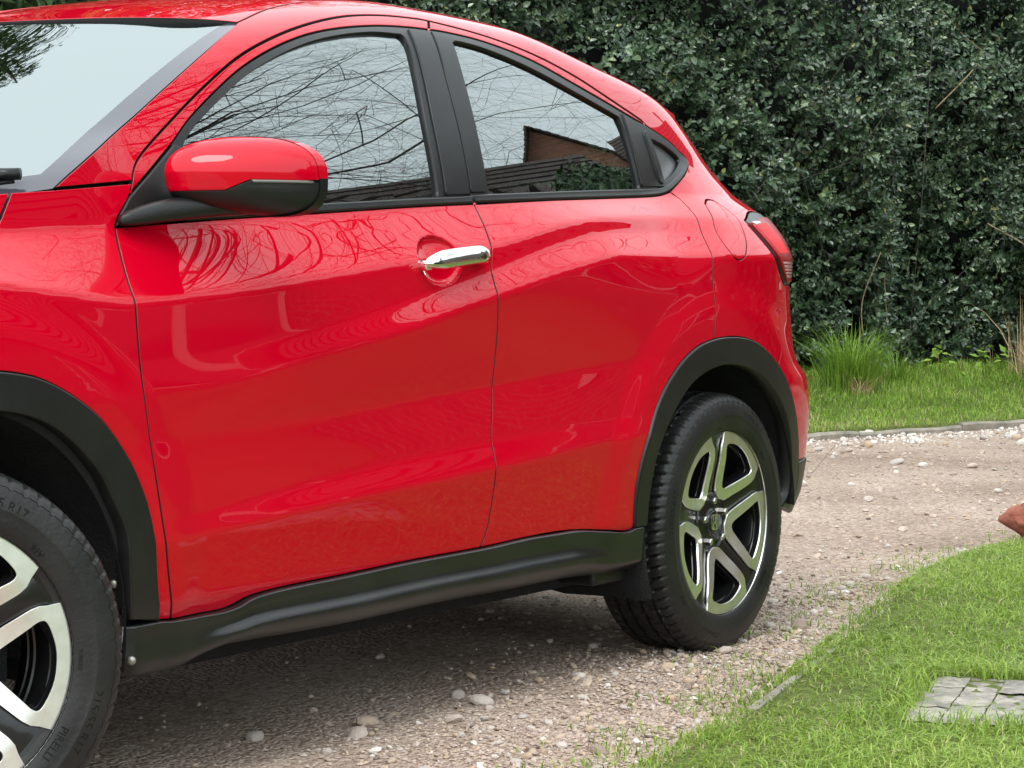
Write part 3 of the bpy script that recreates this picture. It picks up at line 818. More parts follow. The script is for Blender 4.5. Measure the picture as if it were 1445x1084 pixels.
def house(loc, rotz, label, L, D, eave, ridge, wins, chimney=True, name='brick_house'):
    root = bpy.data.objects.new(name, None); COL.objects.link(root); root.location = loc; root.rotation_euler = (0, 0, rotz); tag(root, label, 'house')
    m = MB(); V = [(-L/2, -D/2, -.1), (L/2, -D/2, -.1), (L/2, D/2, -.1), (-L/2, D/2, -.1), (-L/2, -D/2, eave), (L/2, -D/2, eave), (L/2, D/2, eave), (-L/2, D/2, eave), (-L/2, 0, ridge-.15), (L/2, 0, ridge-.15)]
    m.add(V, [(0, 1, 5, 4), (2, 3, 7, 6), (1, 2, 6, 9, 5), (3, 0, 4, 8, 7)]); m.build('wall', 'brickwork', root, False)
    m = MB(); o = .35; sl = (ridge-eave)/(D/2)
    V = []; F = []
    rows = 14
    for sgn in (-1, 1):
        b = len(V)
        for k in range(rows+1):
            u = k/rows; y = sgn*(D/2+o)*(1-u); z = eave-o*sl+(ridge-eave+o*sl)*u
            V += [(-L/2-o, y, z+.05), (L/2+o, y, z+.05), (-L/2-o, y, z), (L/2+o, y, z)]
        for k in range(rows): F.append((b+k*4, b+k*4+1, b+(k+1)*4+3, b+(k+1)*4+2))
    m.add(V, F); rf = m.build('roof', 'roof_tile', root, False); sd_ = rf.modifiers.new('thick', 'SOLIDIFY'); sd_.thickness = .08
    for (x, y, z, w, h, face) in wins:
        m = MB()
        if face == 'front': m.box(x-w/2, x+w/2, y-.03, y+.03, z, z+h)
        else: m.box(x-.03, x+.03, y-w/2, y+w/2, z, z+h)
        f = m.build('window', 'white_upvc', root, False)
        for q in (-1, 1):
            g = MB(); c = q*w/4; e = w/4-.05
            if face == 'front': g.box(x+c-e, x+c+e, y-.04, y+.04, z+.06, z+h-.06)
            else: g.box(x-.04, x+.04, y+c-e, y+c+e, z+.06, z+h-.06)
            g.build('pane', 'window_glass', f, False)
    if chimney:
        m = MB(); m.box(L*.3-.35, L*.3+.35, -.3, .3, ridge-.8, ridge+1.0); m.box(L*.3-.42, L*.3+.42, -.37, .37, ridge+1.0, ridge+1.12); m.build('chimney', 'brickwork', root, False)
# tall house with its gable towards the drive, a second one beside it and a long low range
house((27.2, -9.6, 0), rad(-19.5), 'tall red brick house showing a narrow gable behind the evergreen bush', 9.0, 4.4, 6.9, 9.9, [(-4.5, -1.1, 1.0, 1.3, 1.3, 's'), (-4.5, 1.1, 1.0, 1.3, 1.3, 's'), (-4.5, 0, 4.2, 1.5, 1.3, 's'), (0, 2.4, 1.0, 1.6, 1.2, 'front'), (0, 2.4, 4.2, 1.6, 1.2, 'front')])
house((11.3, -10.6, 0), rad(46), 'long low brick outbuilding with a tiled roof beyond the leafless tree', 14.0, 5.0, 3.0, 5.7, [(-3, 2.5, .9, 1.4, 1.1, 'front'), (0, 2.5, .9, 1.4, 1.1, 'front'), (3.2, 2.5, .9, 1.4, 1.1, 'front')], False, 'brick_outbuilding')
house((33.5, -4.2, 0), rad(75), 'brick house with a long tiled roof further along the drive', 8.5, 6.5, 7.2, 11.0, [(0, 3.25, 4.0, 1.5, 1.2, 'front'), (0, 3.25, 1.0, 1.5, 1.2, 'front'), (-2.6, 3.25, 4.0, 1.5, 1.2, 'front')], True)
# ------------------------------------------------------------------ car materials
def paint_mat():
    m, n, l, b = new_mat('red_paint')
    b.inputs['Base Color'].default_value = (.50, .0, .013, 1)
    b.inputs['Roughness'].default_value = .42
    b.inputs['Specular IOR Level'].default_value = 0
    b.inputs['Coat Weight'].default_value = .80
    b.inputs['Coat IOR'].default_value = 1.5
    t = n.new('ShaderNodeTexCoord')
    # film of road dust on the lower doors: a stain with its own cloudy outline
    nz = n.new('ShaderNodeTexNoise'); nz.inputs['Scale'].default_value = 5; nz.inputs['Detail'].default_value = 8; nz.inputs['Roughness'].default_value = .7
    l.new(t.outputs['Object'], nz.inputs['Vector'])
    sp = n.new('ShaderNodeSeparateXYZ'); l.new(t.outputs['Object'], sp.inputs[0])
    hz = n.new('ShaderNodeMapRange'); hz.inputs['From Min'].default_value = .30; hz.inputs['From Max'].default_value = .75
    hz.inputs['To Min'].default_value = .14; hz.inputs['To Max'].default_value = 0
    l.new(sp.outputs['Z'], hz.inputs['Value'])
    mu = n.new('ShaderNodeMath'); mu.operation = 'MULTIPLY'
    l.new(hz.outputs['Result'], mu.inputs[0]); l.new(nz.outputs['Fac'], mu.inputs[1])
    # small dried specks
    vo = n.new('ShaderNodeTexVoronoi'); vo.inputs['Scale'].default_value = 38
    l.new(t.outputs['Object'], vo.inputs['Vector'])
    lt = n.new('ShaderNodeMath'); lt.operation = 'LESS_THAN'; lt.inputs[1].default_value = .045
    l.new(vo.outputs['Distance'], lt.inputs[0])
    s2 = n.new('ShaderNodeMath'); s2.operation = 'MULTIPLY'; s2.inputs[1].default_value = .22
    l.new(lt.outputs[0], s2.inputs[0])
    ad = n.new('ShaderNodeMath'); ad.operation = 'ADD'; ad.use_clamp = True
    l.new(mu.outputs[0], ad.inputs[0]); l.new(s2.outputs[0], ad.inputs[1])
    cr_ = n.new('ShaderNodeMapRange'); cr_.inputs['To Min'].default_value = .0; cr_.inputs['To Max'].default_value = .25
    l.new(ad.outputs[0], cr_.inputs['Value'])
    l.new(cr_.outputs['Result'], b.inputs['Coat Roughness'])
    mx_ = n.new('ShaderNodeMix'); mx_.data_type = 'RGBA'
    mx_.inputs['A'].default_value = (.50, .0, .013, 1); mx_.inputs['B'].default_value = (.42, .16, .11, 1)
    m3 = n.new('ShaderNodeMath'); m3.operation = 'MULTIPLY'; m3.inputs[1].default_value = .12
    l.new(ad.outputs[0], m3.inputs[0]); l.new(m3.outputs[0], mx_.inputs['Factor'])
    l.new(mx_.outputs['Result'], b.inputs['Base Color'])
paint_mat()
simple('satin_black', (.008, .0085, .009), .34, spec=.32, bump=(420, .05), var=(30, .25))
simple('plastic_black', (.010, .0105, .0105), .36, spec=.38, bump=(380, .12), var=(9, .3))
simple('sill_plastic', (.011, .0115, .0118), .27, spec=.5, bump=(380, .08), var=(9, .3))
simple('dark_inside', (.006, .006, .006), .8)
simple('gap_shade', (.008, .008, .008), .7)  # flanges inside the shut lines, black to paint in their shade
simple('liner_felt', (.006, .006, .007), .95, bump=(160, .6), var=(25, .5))
simple('rubber', (.012, .0118, .0115), .45, spec=.4, bump=(120, .12), var=(9, .5))
simple('rubber_letter', (.007, .007, .007), .8, spec=.2)
simple('chrome', (.82, .82, .82), .04, metal=1)
simple('machined', (.86, .86, .83), .36, metal=1, bump=(300, .02), var=(40, .08))
simple('rim_black', (.006, .006, .0065), .28, coat=.25, spec=.4)
simple('disc_metal', (.12, .11, .10), .45, metal=1, var=(20, .3))
simple('nut_metal', (.55, .55, .52), .25, metal=1)
simple('grey_pocket', (.09, .09, .095), .3, spec=.5)  # black plastic recess, painted grey for the light it catches
simple('seat_cloth', (.035, .034, .034), .9, bump=(500, .1))
simple('lens_red', (.62, .004, .010), .4, coat=0, spec=.08, var=(30, .1))
simple('lens_dark', (.25, .003, .008), .3, coat=.05, spec=.1)
simple('lens_clear', (.42, .26, .24), .2, coat=.4)
simple('indicator', (.16, .16, .15), .1, coat=1.0)
simple('frit', (.045, .042, .055), .12, coat=.25, spec=.45)
simple('screw_metal', (.34, .33, .30), .45, metal=.8, var=(200, .3))
glass_mat('side_glass', (.16, .20, .19), 2.9)
glass_mat('wind_glass', (.30, .37, .37), 3.3)

# ------------------------------------------------------------------ outlines on the side surface (station, height) in metres
SEAM_TOP = [(.528, 1.126), (.542, 1.153), (.573, 1.181), (.662, 1.238), (.787, 1.311), (.925, 1.381), (1.073, 1.438), (1.232, 1.487), (1.398, 1.526), (1.533, 1.543), (1.657, 1.546), (1.711, 1.543), (1.894, 1.521), (2.067, 1.487), (2.236, 1.441), (2.37, 1.395), (2.515, 1.348)]
DLO_TOP = [(.462, 1.042), (.474, 1.061), (.51, 1.096), (.661, 1.202), (.749, 1.264), (.909, 1.352), (1.048, 1.409), (1.195, 1.455), (1.33, 1.484), (1.473, 1.504), (1.587, 1.511), (1.674, 1.512), (1.74, 1.511), (1.874, 1.500), (2.041, 1.469), (2.215, 1.420), (2.408, 1.367), (2.534, 1.335), (2.650, 1.300), (2.699, 1.277), (2.738, 1.262), (2.741, 1.244), (2.684, 1.217), (2.633, 1.198), (2.553, 1.166)]
BELT_LOW = [(.462, 1.042), (.75, 1.062), (1.036, 1.079), (1.363, 1.099), (1.603, 1.111), (1.647, 1.113), (1.927, 1.128), (2.269, 1.143), (2.434, 1.151), (2.50, 1.157), (2.553, 1.166)]
BELT_UP = [(.60, 1.066), (1.036, 1.097), (1.125, 1.102), (1.466, 1.121), (1.595, 1.129), (1.669, 1.134), (2.053, 1.152), (2.415, 1.168)]
DOORCUT = [(1.711, 1.543), (1.668, 1.509), (1.630, 1.392), (1.610, 1.271), (1.594, 1.128), (1.600, 1.111), (1.591, 1.061), (1.572, 1.007), (1.557, .942), (1.553, .908), (1.560, .813), (1.557, .691), (1.546, .610), (1.545, .544), (1.547, .487), (1.546, .444), (1.542, .397), (1.525, .362)]
RDOOR_REAR = [(2.553, 1.166), (2.575, 1.148), (2.570, 1.114), (2.556, 1.075), (2.545, 1.041), (2.532, .969), (2.534, .878), (2.531, .848), (2.523, .792)]
FUEL = [(2.690, 1.136), (2.735, 1.149), (2.785, 1.143), (2.808, 1.103), (2.776, 1.047), (2.720, 1.004), (2.676, .991), (2.640, 1.011), (2.632, 1.070)]
RARCH_OUT = [(2.165, .349), (2.156, .392), (2.156, .463), (2.175, .535), (2.218, .613), (2.275, .680), (2.353, .737), (2.437, .775), (2.523, .792), (2.614, .796), (2.714, .787), (2.806, .760), (2.893, .712), (2.957, .650), (3.008, .575), (3.044, .507), (3.064, .449)]
RARCH_IN = [(2.222, .349), (2.217, .41), (2.232, .503), (2.277, .583), (2.368, .662), (2.450, .703), (2.55, .724), (2.648, .722), (2.752, .698), (2.850, .646), (2.922, .583), (2.974, .504), (2.997, .43), (2.998, .365), (2.965, .331)]
FARCH_OUT = [(.495, .330), (.473, .405), (.456, .485), (.442, .537), (.422, .582), (.393, .630), (.351, .678), (.304, .718), (.236, .757), (.166, .784), (.085, .797), (0, .803), (-.12, .790), (-.25, .745), (-.36, .665), (-.44, .55), (-.475, .42), (-.485, .31)]
FARCH_IN = [(.410, .343), (.388, .457), (.377, .509), (.343, .568), (.315, .611), (.263, .660), (.201, .699), (.135, .722), (.05, .733), (-.06, .730), (-.17, .703), (-.27, .645), (-.35, .56), (-.395, .46), (-.41, .31)]
FDOOR_FRONT = [(.462, 1.042), (.446, .992), (.431, .912), (.436, .79), (.451, .664), (.474, .541), (.495, .446), (.530, .328)]
SILL_TOP = [(.495, .330), (.530, .327), (.66, .326), (.705, .330), (.759, .344), (.864, .351), (1.035, .354), (1.273, .360), (1.525, .362), (1.725, .368), (1.884, .367), (2.03, .354), (2.135, .343), (2.165, .349)]
BUMP_SEAM = [(2.893, .712), (2.925, .755), (2.931, .80), (2.932, .873), (2.929, .969)]
TAIL_LOW = [(2.985, .925), (2.929, .969), (2.898, 1.01), (2.868, 1.055), (2.848, 1.095)]
TAIL_TOP = [(2.848, 1.095), (2.99, 1.122), (3.2, 1.118), (3.38, 1.105)]
WS_EDGE = [(1.027, 1.480), (.925, 1.431), (.844, 1.390), (.773, 1.354), (.708, 1.320), (.648, 1.288), (.590, 1.256), (.532, 1.225), (.471, 1.194), (.413, 1.164), (.364, 1.136), (.321, 1.108)]
DITCH = [(2.93, 1.425), (2.8, 1.465), (2.5, 1.535), (2.1, 1.600), (1.75, 1.618), (1.45, 1.597), (1.22, 1.545), (1.027, 1.480)]
def cut(c, i, j): return c[i:j+1]

car = bpy.data.objects.new('parked_car', None); COL.objects.link(car)
car.location = (0, 0, 0)
tag(car, 'glossy red compact crossover car with black arch cladding parked on the gravel', 'car')

# front wing
nose = [(-.485, .31), (-.62, .31), (-.75, .40), (-.80, .60), (-.80, .80), (-.72, .92)]
crest = [(-.72, .92), (-.55, 1.00), (-.3, 1.045), (0, 1.082), (.2, 1.10), (.321, 1.108)]
FOLD = [(-.72, .90), (-.5, .965), (-.2, 1.005), (.0, 1.022), (.178, 1.030)]
wing = join(cr(FDOOR_FRONT)[::-1], [(.462, 1.042), (.474, 1.061), (.51, 1.096), (.528, 1.124)], [(.321, 1.106), (.222, 1.099)], [(.178, 1.030)], cr(FOLD)[::-1], nose[::-1], cr(FARCH_OUT)[::-1])
bon_side = join(cr(FOLD), [(.178, 1.030), (.220, 1.099)], cr([(-.72, .92), (-.55, 1.00), (-.3, 1.045), (0, 1.082), (.220, 1.099)])[::-1])
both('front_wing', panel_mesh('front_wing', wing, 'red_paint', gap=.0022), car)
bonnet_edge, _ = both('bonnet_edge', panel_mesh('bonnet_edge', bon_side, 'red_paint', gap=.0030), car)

# front door: skin, window frame, seals, pane
fd_poly = join(cr(FDOOR_FRONT), cr(SILL_TOP)[[k for k, q in enumerate(cr(SILL_TOP)) if .53 < q[0] < 1.524]], [DOORCUT[-1]], cr(cut(DOORCUT, 5, 17))[::-1], cr([q for q in BELT_LOW if q[0] < 1.61])[::-1])
gx, gy = np.meshgrid(np.arange(1.28, 1.47, .0045), np.arange(.91, 1.06, .0045)); dimple = np.stack([gx.ravel(), gy.ravel()], 1)
dimple = dimple[(((dimple[:, 0]-1.375)/.095)**2+((dimple[:, 1]-.987)/.075)**2) < 1]
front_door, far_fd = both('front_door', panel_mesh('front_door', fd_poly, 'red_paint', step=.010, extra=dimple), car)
ff_poly = join(cr(cut(SEAM_TOP, 0, 11)), [DOORCUT[1]], cr(cut(DLO_TOP, 3, 11))[::-1], [(.512, 1.100)])
both('door_frame', panel_mesh('door_frame', ff_poly, 'red_paint', gap=.0030, step=.010, off=-.001), front_door, far_fd)
fglass = join([(.672, 1.076), (.690, 1.195)], cr([(.70, 1.208), (.76, 1.251), (.915, 1.337), (1.052, 1.394), (1.198, 1.440), (1.33, 1.469), (1.45, 1.486), (1.548, 1.489)]), cr([(1.548, 1.489), (1.556, 1.470), (1.528, 1.39), (1.498, 1.28), (1.476, 1.125)]), cr([(1.476, 1.125), (1.125, 1.102), (.672, 1.071)]))
ft_poly = join(cr(cut(DLO_TOP, 3, 11)), cr(cut(DOORCUT, 1, 4)), cr([(1.594, 1.128), (1.466, 1.120), (1.036, 1.096), (.66, 1.070)]))
both('window_seal', panel_mesh('window_seal', ft_poly, 'satin_black', gap=.0008, step=.014, off=-.003, holes=[fglass], depth=.012), front_door, far_fd)
both('window', panel_mesh('window', fglass, 'side_glass', gap=-.006, step=.02, off=-.012, depth=0), front_door, far_fd)
bl = join(cr([(.655, 1.056), (1.036, 1.079), (1.363, 1.099), (1.600, 1.1115)]), [(1.594, 1.1285)], cr([(1.594, 1.1285), (1.466, 1.1215), (1.036, 1.0975), (.655, 1.0715)]))
both('belt_moulding', panel_mesh('belt_moulding', bl, 'plastic_black', gap=.0006, step=.012, off=.004, depth=.016, fil=.004), front_door, far_fd)
pb = join(cr([(1.500, 1.122+.003), (1.520, 1.28), (1.548, 1.39), (1.578, 1.485), (1.586, 1.506)]), [(1.664, 1.507)], cr(cut(DOORCUT, 1, 4)), [(1.590, 1.1295)])
both('pillar_trim', panel_mesh('pillar_trim', pb, 'satin_black', gap=.0022, step=.014, off=.0015, depth=.01), front_door, far_fd)
tri = join([(.466, 1.046), (.478, 1.064), (.512, 1.098), (.661, 1.200), (.684, 1.196), (.668, 1.060)], cr([(.668, 1.060), (.462, 1.044)]))
both('mirror_sail', panel_mesh('mirror_sail', tri, 'plastic_black', gap=.0008, step=.014, off=.003, depth=.012, fil=.003), front_door, far_fd)

# rear door
st = cr(SILL_TOP)
rd_poly = join(cr(cut(DOORCUT, 5, 17)), [q for q in st if 1.53 < q[0]], cr(cut(RARCH_OUT, 0, 8)), cr(RDOOR_REAR)[::-1], cr([q for q in BELT_LOW if q[0] > 1.60])[::-1])
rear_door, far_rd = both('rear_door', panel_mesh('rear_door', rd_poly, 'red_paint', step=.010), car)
rf_poly = join(cr(cut(SEAM_TOP, 11, 16)), [(2.53, 1.337)], cr(cut(DLO_TOP, 11, 17))[::-1])
both('door_frame', panel_mesh('door_frame', rf_poly, 'red_paint', gap=.0030, step=.010, off=-.001), rear_door, far_rd)
rglass = join(cr([(1.672, 1.136), (1.690, 1.28), (1.712, 1.40), (1.735, 1.475)]), cr([(1.735, 1.475), (1.752, 1.490), (1.862, 1.481), (2.03, 1.447), (2.205, 1.400), (2.392, 1.350)]), cr([(2.392, 1.350), (2.402, 1.30), (2.404, 1.17)]), cr([(2.404, 1.17), (2.053, 1.153), (1.672, 1.136)]))
rt_poly = join(cr(cut(DLO_TOP, 11, 17)), [(2.53, 1.333), (2.50, 1.17)], cr([(2.50, 1.172), (2.053, 1.1515), (1.594, 1.1285)]), cr(cut(DOORCUT, 1, 4))[::-1])
both('window_seal', panel_mesh('window_seal', rt_poly, 'satin_black', gap=.0008, step=.014, off=-.003, holes=[rglass], depth=.012), rear_door, far_rd)
both('window', panel_mesh('window', rglass, 'side_glass', gap=-.006, step=.02, off=-.012, depth=0), rear_door, far_rd)
br = join(cr([(1.602, 1.1125), (1.927, 1.128), (2.269, 1.143), (2.434, 1.151), (2.51, 1.158), (2.555, 1.168), (2.633, 1.197), (2.68, 1.216)]), [(2.668, 1.226)], cr([(2.668, 1.226), (2.61, 1.205), (2.54, 1.181), (2.45, 1.1715), (2.053, 1.1535), (1.597, 1.1305)]))
both('belt_moulding', panel_mesh('belt_moulding', br, 'plastic_black', gap=.0006, step=.012, off=.004, depth=.016, fil=.004), rear_door, far_rd)
pb2 = join(cr([(1.598, 1.1335), (1.613, 1.271), (1.633, 1.392), (1.671, 1.507)]), [(1.716, 1.507)], cr([(1.716, 1.507), (1.722, 1.48), (1.698, 1.40), (1.676, 1.28), (1.660, 1.1365)]))
both('pillar_trim', panel_mesh('pillar_trim', pb2, 'satin_black', gap=.0022, step=.014, off=.0015, depth=.01), rear_door, far_rd)
# corner trim behind the rear pane with the sunken pull
pocket = cr([(2.535, 1.300), (2.60, 1.287), (2.668, 1.262), (2.672, 1.248), (2.62, 1.222), (2.552, 1.196), (2.536, 1.205), (2.532, 1.25), (2.535, 1.300)], .006)[:-1]
ct = join([(2.412, 1.360)], cr(cut(DLO_TOP, 17, 23)), [(2.553, 1.178), (2.412, 1.1735)])
both('corner_trim', panel_mesh('corner_trim', ct, 'satin_black', gap=.001, step=.010, off=.001, depth=.012, holes=[pocket], fil=.002), rear_door, far_rd)
def pocket_s(u, v): return S(u, v)-Sn(u, v)*(.004+.22*np.clip(np.asarray(u)-2.53, 0, .14)*np.clip(1.30-np.asarray(v), 0, .1)*8)[..., None]
both('handle_pocket', panel_mesh('handle_pocket', pocket, 'grey_pocket', gap=-.002, step=.012, off=-.012, depth=0), rear_door, far_rd)
both('pull_handle', panel_mesh('pull_handle', cr([(2.497, 1.316), (2.512, 1.320), (2.524, 1.30), (2.538, 1.21), (2.532, 1.186), (2.516, 1.186), (2.506, 1.21), (2.495, 1.295), (2.497, 1.316)], .006)[:-1], 'satin_black', gap=0, step=.008, off=.006, depth=.012, fil=.003), rear_door, far_rd)

# body side: pillars, cant rail and rear quarter in one pressing
bs = join([(.321, 1.108)], [(.526, 1.127)], cr(SEAM_TOP), cr(cut(DLO_TOP, 17, 24)), cr(RDOOR_REAR), cr(cut(RARCH_OUT, 8, 12)), cr(BUMP_SEAM), cr(TAIL_LOW[1:]), cr(TAIL_TOP), [(3.33, 1.17), (3.22, 1.27), (3.10, 1.355), (2.99, 1.41)], cr(DITCH), cr(WS_EDGE))
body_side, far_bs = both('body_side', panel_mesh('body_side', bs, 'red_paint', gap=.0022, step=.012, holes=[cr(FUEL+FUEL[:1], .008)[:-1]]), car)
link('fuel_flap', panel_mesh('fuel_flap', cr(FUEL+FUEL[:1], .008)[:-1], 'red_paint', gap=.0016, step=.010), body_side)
bump = join(cr(cut(RARCH_OUT, 12, 16)), [(3.10, .448), (3.74, .455), (3.74, .925), (2.985, .925), (2.929, .969)], cr(BUMP_SEAM)[::-1])
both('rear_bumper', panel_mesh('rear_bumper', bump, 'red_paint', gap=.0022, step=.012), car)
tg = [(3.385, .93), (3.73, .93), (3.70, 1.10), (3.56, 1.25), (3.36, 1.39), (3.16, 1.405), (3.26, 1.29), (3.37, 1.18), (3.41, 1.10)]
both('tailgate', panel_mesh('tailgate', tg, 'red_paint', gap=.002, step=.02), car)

# roof and its trailing spoiler
us_ = np.linspace(.74, 2.99, 60)
cen = np.stack([us_, 1.1+1.2999*(ZR(us_)-1.1)], 1)
HEAD = [(1.027, 1.480), (.908, 1.498), (.807, 1.524), (.765, 1.548), (.742, 1.575)]
roof_poly = join(cr(HEAD), cen, [(2.985, 1.415)], cr(DITCH))
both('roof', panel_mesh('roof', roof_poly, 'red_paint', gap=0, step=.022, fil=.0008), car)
def spoiler():
    vv = np.linspace(1.15, 1.62, 400)
    def zroof(x, y):
        P = S(np.full(400, x), vv); k = np.argsort(-P[:, 1]); return float(np.interp(-abs(y), P[::-1, 1][np.argsort(P[::-1, 1])], P[::-1, 2][np.argsort(P[::-1, 1])]))
    V = []; F = []; ny = 31
    for y in np.linspace(-1, 1, ny):
        a = abs(y); yb = .520*y; x1 = 3.03-.065*a**4
        za, zb_ = zroof(2.62, yb), zroof(2.74, yb)
        zt = min(zb_-.052, 1.425-.012*a**3)
        V += [(2.62, yb, za-.004), (2.74, yb, zb_+.001), (2.86, yb, zb_*.55+zt*.45+.003), (x1-.008, yb, zt+.003), (x1, yb, zt-.004), (x1-.006, yb, zt-.016), (2.86, yb, zt-.03), (2.62, yb, za-.07)]
    n = 8
    for i in range(ny-1):
        for k in range(n-1): F.append((i*n+k, (i+1)*n+k, (i+1)*n+k+1, i*n+k+1))
    F += [tuple(range(n)), tuple(range((ny-1)*n+n-1, (ny-1)*n-1, -1))]
    o = fix_normals(link('roof_spoiler', mesh_np('roof_spoiler', V, F, 'red_paint'), car))
    return o
spoiler()

# rear lamp
tl = join(cr(TAIL_LOW), cr(TAIL_TOP), [(3.38, .925)])
lamp, far_lamp = both('tail_light', panel_mesh('tail_light', tl, 'satin_black', gap=.0022, step=.012, off=.002, depth=.02, fil=.002), car)
lens = join(cr([(3.01, .932), (2.946, .974), (2.912, 1.013), (2.881, 1.056), (2.860, 1.087)]), cr([(2.868, 1.084), (2.94, 1.094), (3.02, 1.104), (3.2, 1.108), (3.34, 1.10)]), [(3.34, .935)])
both('lens', panel_mesh('lens', lens, 'lens_dark', gap=0, step=.012, off=.007, depth=.010, fil=.003), lamp, far_lamp)
both('lens_red', panel_mesh('lens_red', join(cr([(2.935, 1.004), (2.912, 1.032), (2.892, 1.060), (2.876, 1.080)]), [(2.99, 1.090), (3.035, 1.06), (3.05, 1.005)]), 'lens_red', gap=0, step=.010, off=.0082, depth=.006, fil=.003), lamp, far_lamp)
both('lens_white', panel_mesh('lens_white', join([(2.864, 1.087), (2.895, 1.081), (2.95, 1.086), (2.94, 1.091), (2.90, 1.091)]), 'lens_clear', gap=0, step=.010, off=.0082, depth=.004, fil=.001), lamp, far_lamp)
for k in range(5):
    z = .945+.009*k
    both('lens_rib', panel_mesh('lens_rib', [(3.0+.0*k-.011*k, z), (3.2, z), (3.2, z+.006), (2.992-.011*k, z+.006)], 'lens_clear', gap=0, step=.010, off=.0082, depth=.006, fil=.0015), lamp, far_lamp)

# arch trims, sill cladding, rear skirt
ra = join(cr(RARCH_OUT), [(3.072, .40), (3.06, .345), (3.03, .322)], cr(RARCH_IN)[::-1])
both('arch_trim', panel_mesh('arch_trim', ra, 'plastic_black', gap=.0006, step=.014, off=.007, depth=.035, fil=.004), car)
fa = join(cr(FARCH_OUT), cr(FARCH_IN)[::-1])
both('arch_trim', panel_mesh('arch_trim', fa, 'plastic_black', gap=.0006, step=.014, off=.007, depth=.035, fil=.004), car)
both('bumper_skirt', panel_mesh('bumper_skirt', [(3.068, .445), (3.078, .40), (3.066, .345), (3.04, .322), (3.12, .30), (3.74, .30), (3.74, .452)], 'plastic_black', gap=.0008, step=.014, off=.005, depth=.03, fil=.004), car)

def sill():
    zt = pchip(*zip(*SILL_TOP)); 
    zb = pchip([.405, .45, .56, .63, .70, 1.08, 1.41, 1.69, 1.9, 2.09, 2.2, 2.24], [.250, .233, .235, .247, .257, .252, .256, .254, .254, .247, .247, .26])
    xs = np.concatenate([[.407], np.linspace(.412, .8, 40), np.linspace(.81, 1.85, 70), np.linspace(1.86, 2.215, 36), [2.221]])
    V = []; F = []
    prof = [(-.03, -.040), (.0, -.010), (.008, .002), (.03, .0055), (.06, .0065), (.20, .0055), (.34, .0050), (.42, .0075), (.50, .014), (.57, .019), (.64, .020), (.72, .017), (.82, .010), (.92, -.002), (1.0, -.022), (1.03, -.06), (1.0, -.30)]
    n = len(prof)
    for x in xs:
        t = float(zt(max(x, .495))) if x < 2.165 else .349
        if x < .495: t = .3305+.0*(x)
        b = float(zb(x)); k = float(sm(.56, .74, x)*sm(2.12, 1.86, x))
        e = float(sm(.425, .407, x)+sm(2.205, 2.221, x))
        for f, o in prof:
            flat = (.006 if f < .8 else .006-(f-.8)*.12) if 0.02 <= f <= 1 else o
            oo = o*k+flat*(1-k)-.012*e
            z = t+(b-t)*f
            V.append((x, oo, z))
    for i in range(len(xs)-1):
        for k in range(n-1):
            F.append((i*n+k, i*n+k+1, (i+1)*n+k+1, (i+1)*n+k))
    V = np.array(V); w = side(np.clip(V[:, 0], .3, 2.3), np.maximum(V[:, 2], .30)); V[:, 1] = -(w*.35+.869*.65+V[:, 1])
    F += [tuple(range(n-1, -1, -1)), tuple(range((len(xs)-1)*n, len(xs)*n))]
    me = mesh_np('sill_cladding', V, F, 'sill_plastic')
    o, _ = both('sill_cladding', me, car); fix_normals(o); return o
sill()

# dark structure behind the gaps
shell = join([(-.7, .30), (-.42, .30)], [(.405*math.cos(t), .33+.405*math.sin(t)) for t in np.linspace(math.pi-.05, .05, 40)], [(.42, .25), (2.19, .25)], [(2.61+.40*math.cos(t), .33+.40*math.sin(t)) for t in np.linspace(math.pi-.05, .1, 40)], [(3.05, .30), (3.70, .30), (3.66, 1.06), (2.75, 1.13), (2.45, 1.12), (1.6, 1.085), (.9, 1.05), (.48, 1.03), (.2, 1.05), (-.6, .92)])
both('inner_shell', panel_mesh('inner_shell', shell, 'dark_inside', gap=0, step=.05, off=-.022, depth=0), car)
rails = join(cr([(.36, 1.09), (.50, 1.10), (.62, 1.16), (.73, 1.235), (.93, 1.33), (1.1, 1.40), (1.3, 1.45), (1.55, 1.475)]), cr([(1.55, 1.475), (1.53, 1.39), (1.49, 1.26), (1.47, 1.10)]), [(1.68, 1.11)], cr([(1.68, 1.11), (1.70, 1.28), (1.74, 1.46)]), cr([(1.74, 1.475), (1.9, 1.46), (2.2, 1.39), (2.40, 1.335)]), [(2.41, 1.14), (3.0, 1.14), (3.15, 1.25), (2.95, 1.39)], cr(DITCH), cr(WS_EDGE))
both('pillar_lining', panel_mesh('pillar_lining', rails, 'dark_inside', gap=0, step=.04, off=-.03, depth=0), car)
us2 = np.linspace(.80, 2.95, 30)
hl = join([(1.06, 1.47), (.93, 1.485), (.83, 1.515), (.80, 1.545)], np.stack([us2, 1.1+1.2999*(ZR(us2)-1.1)], 1), [(2.95, 1.41)], cr(DITCH))
both('headlining', panel_mesh('headlining', hl, 'seat_cloth', gap=0, step=.06, off=-.04, depth=0), car)

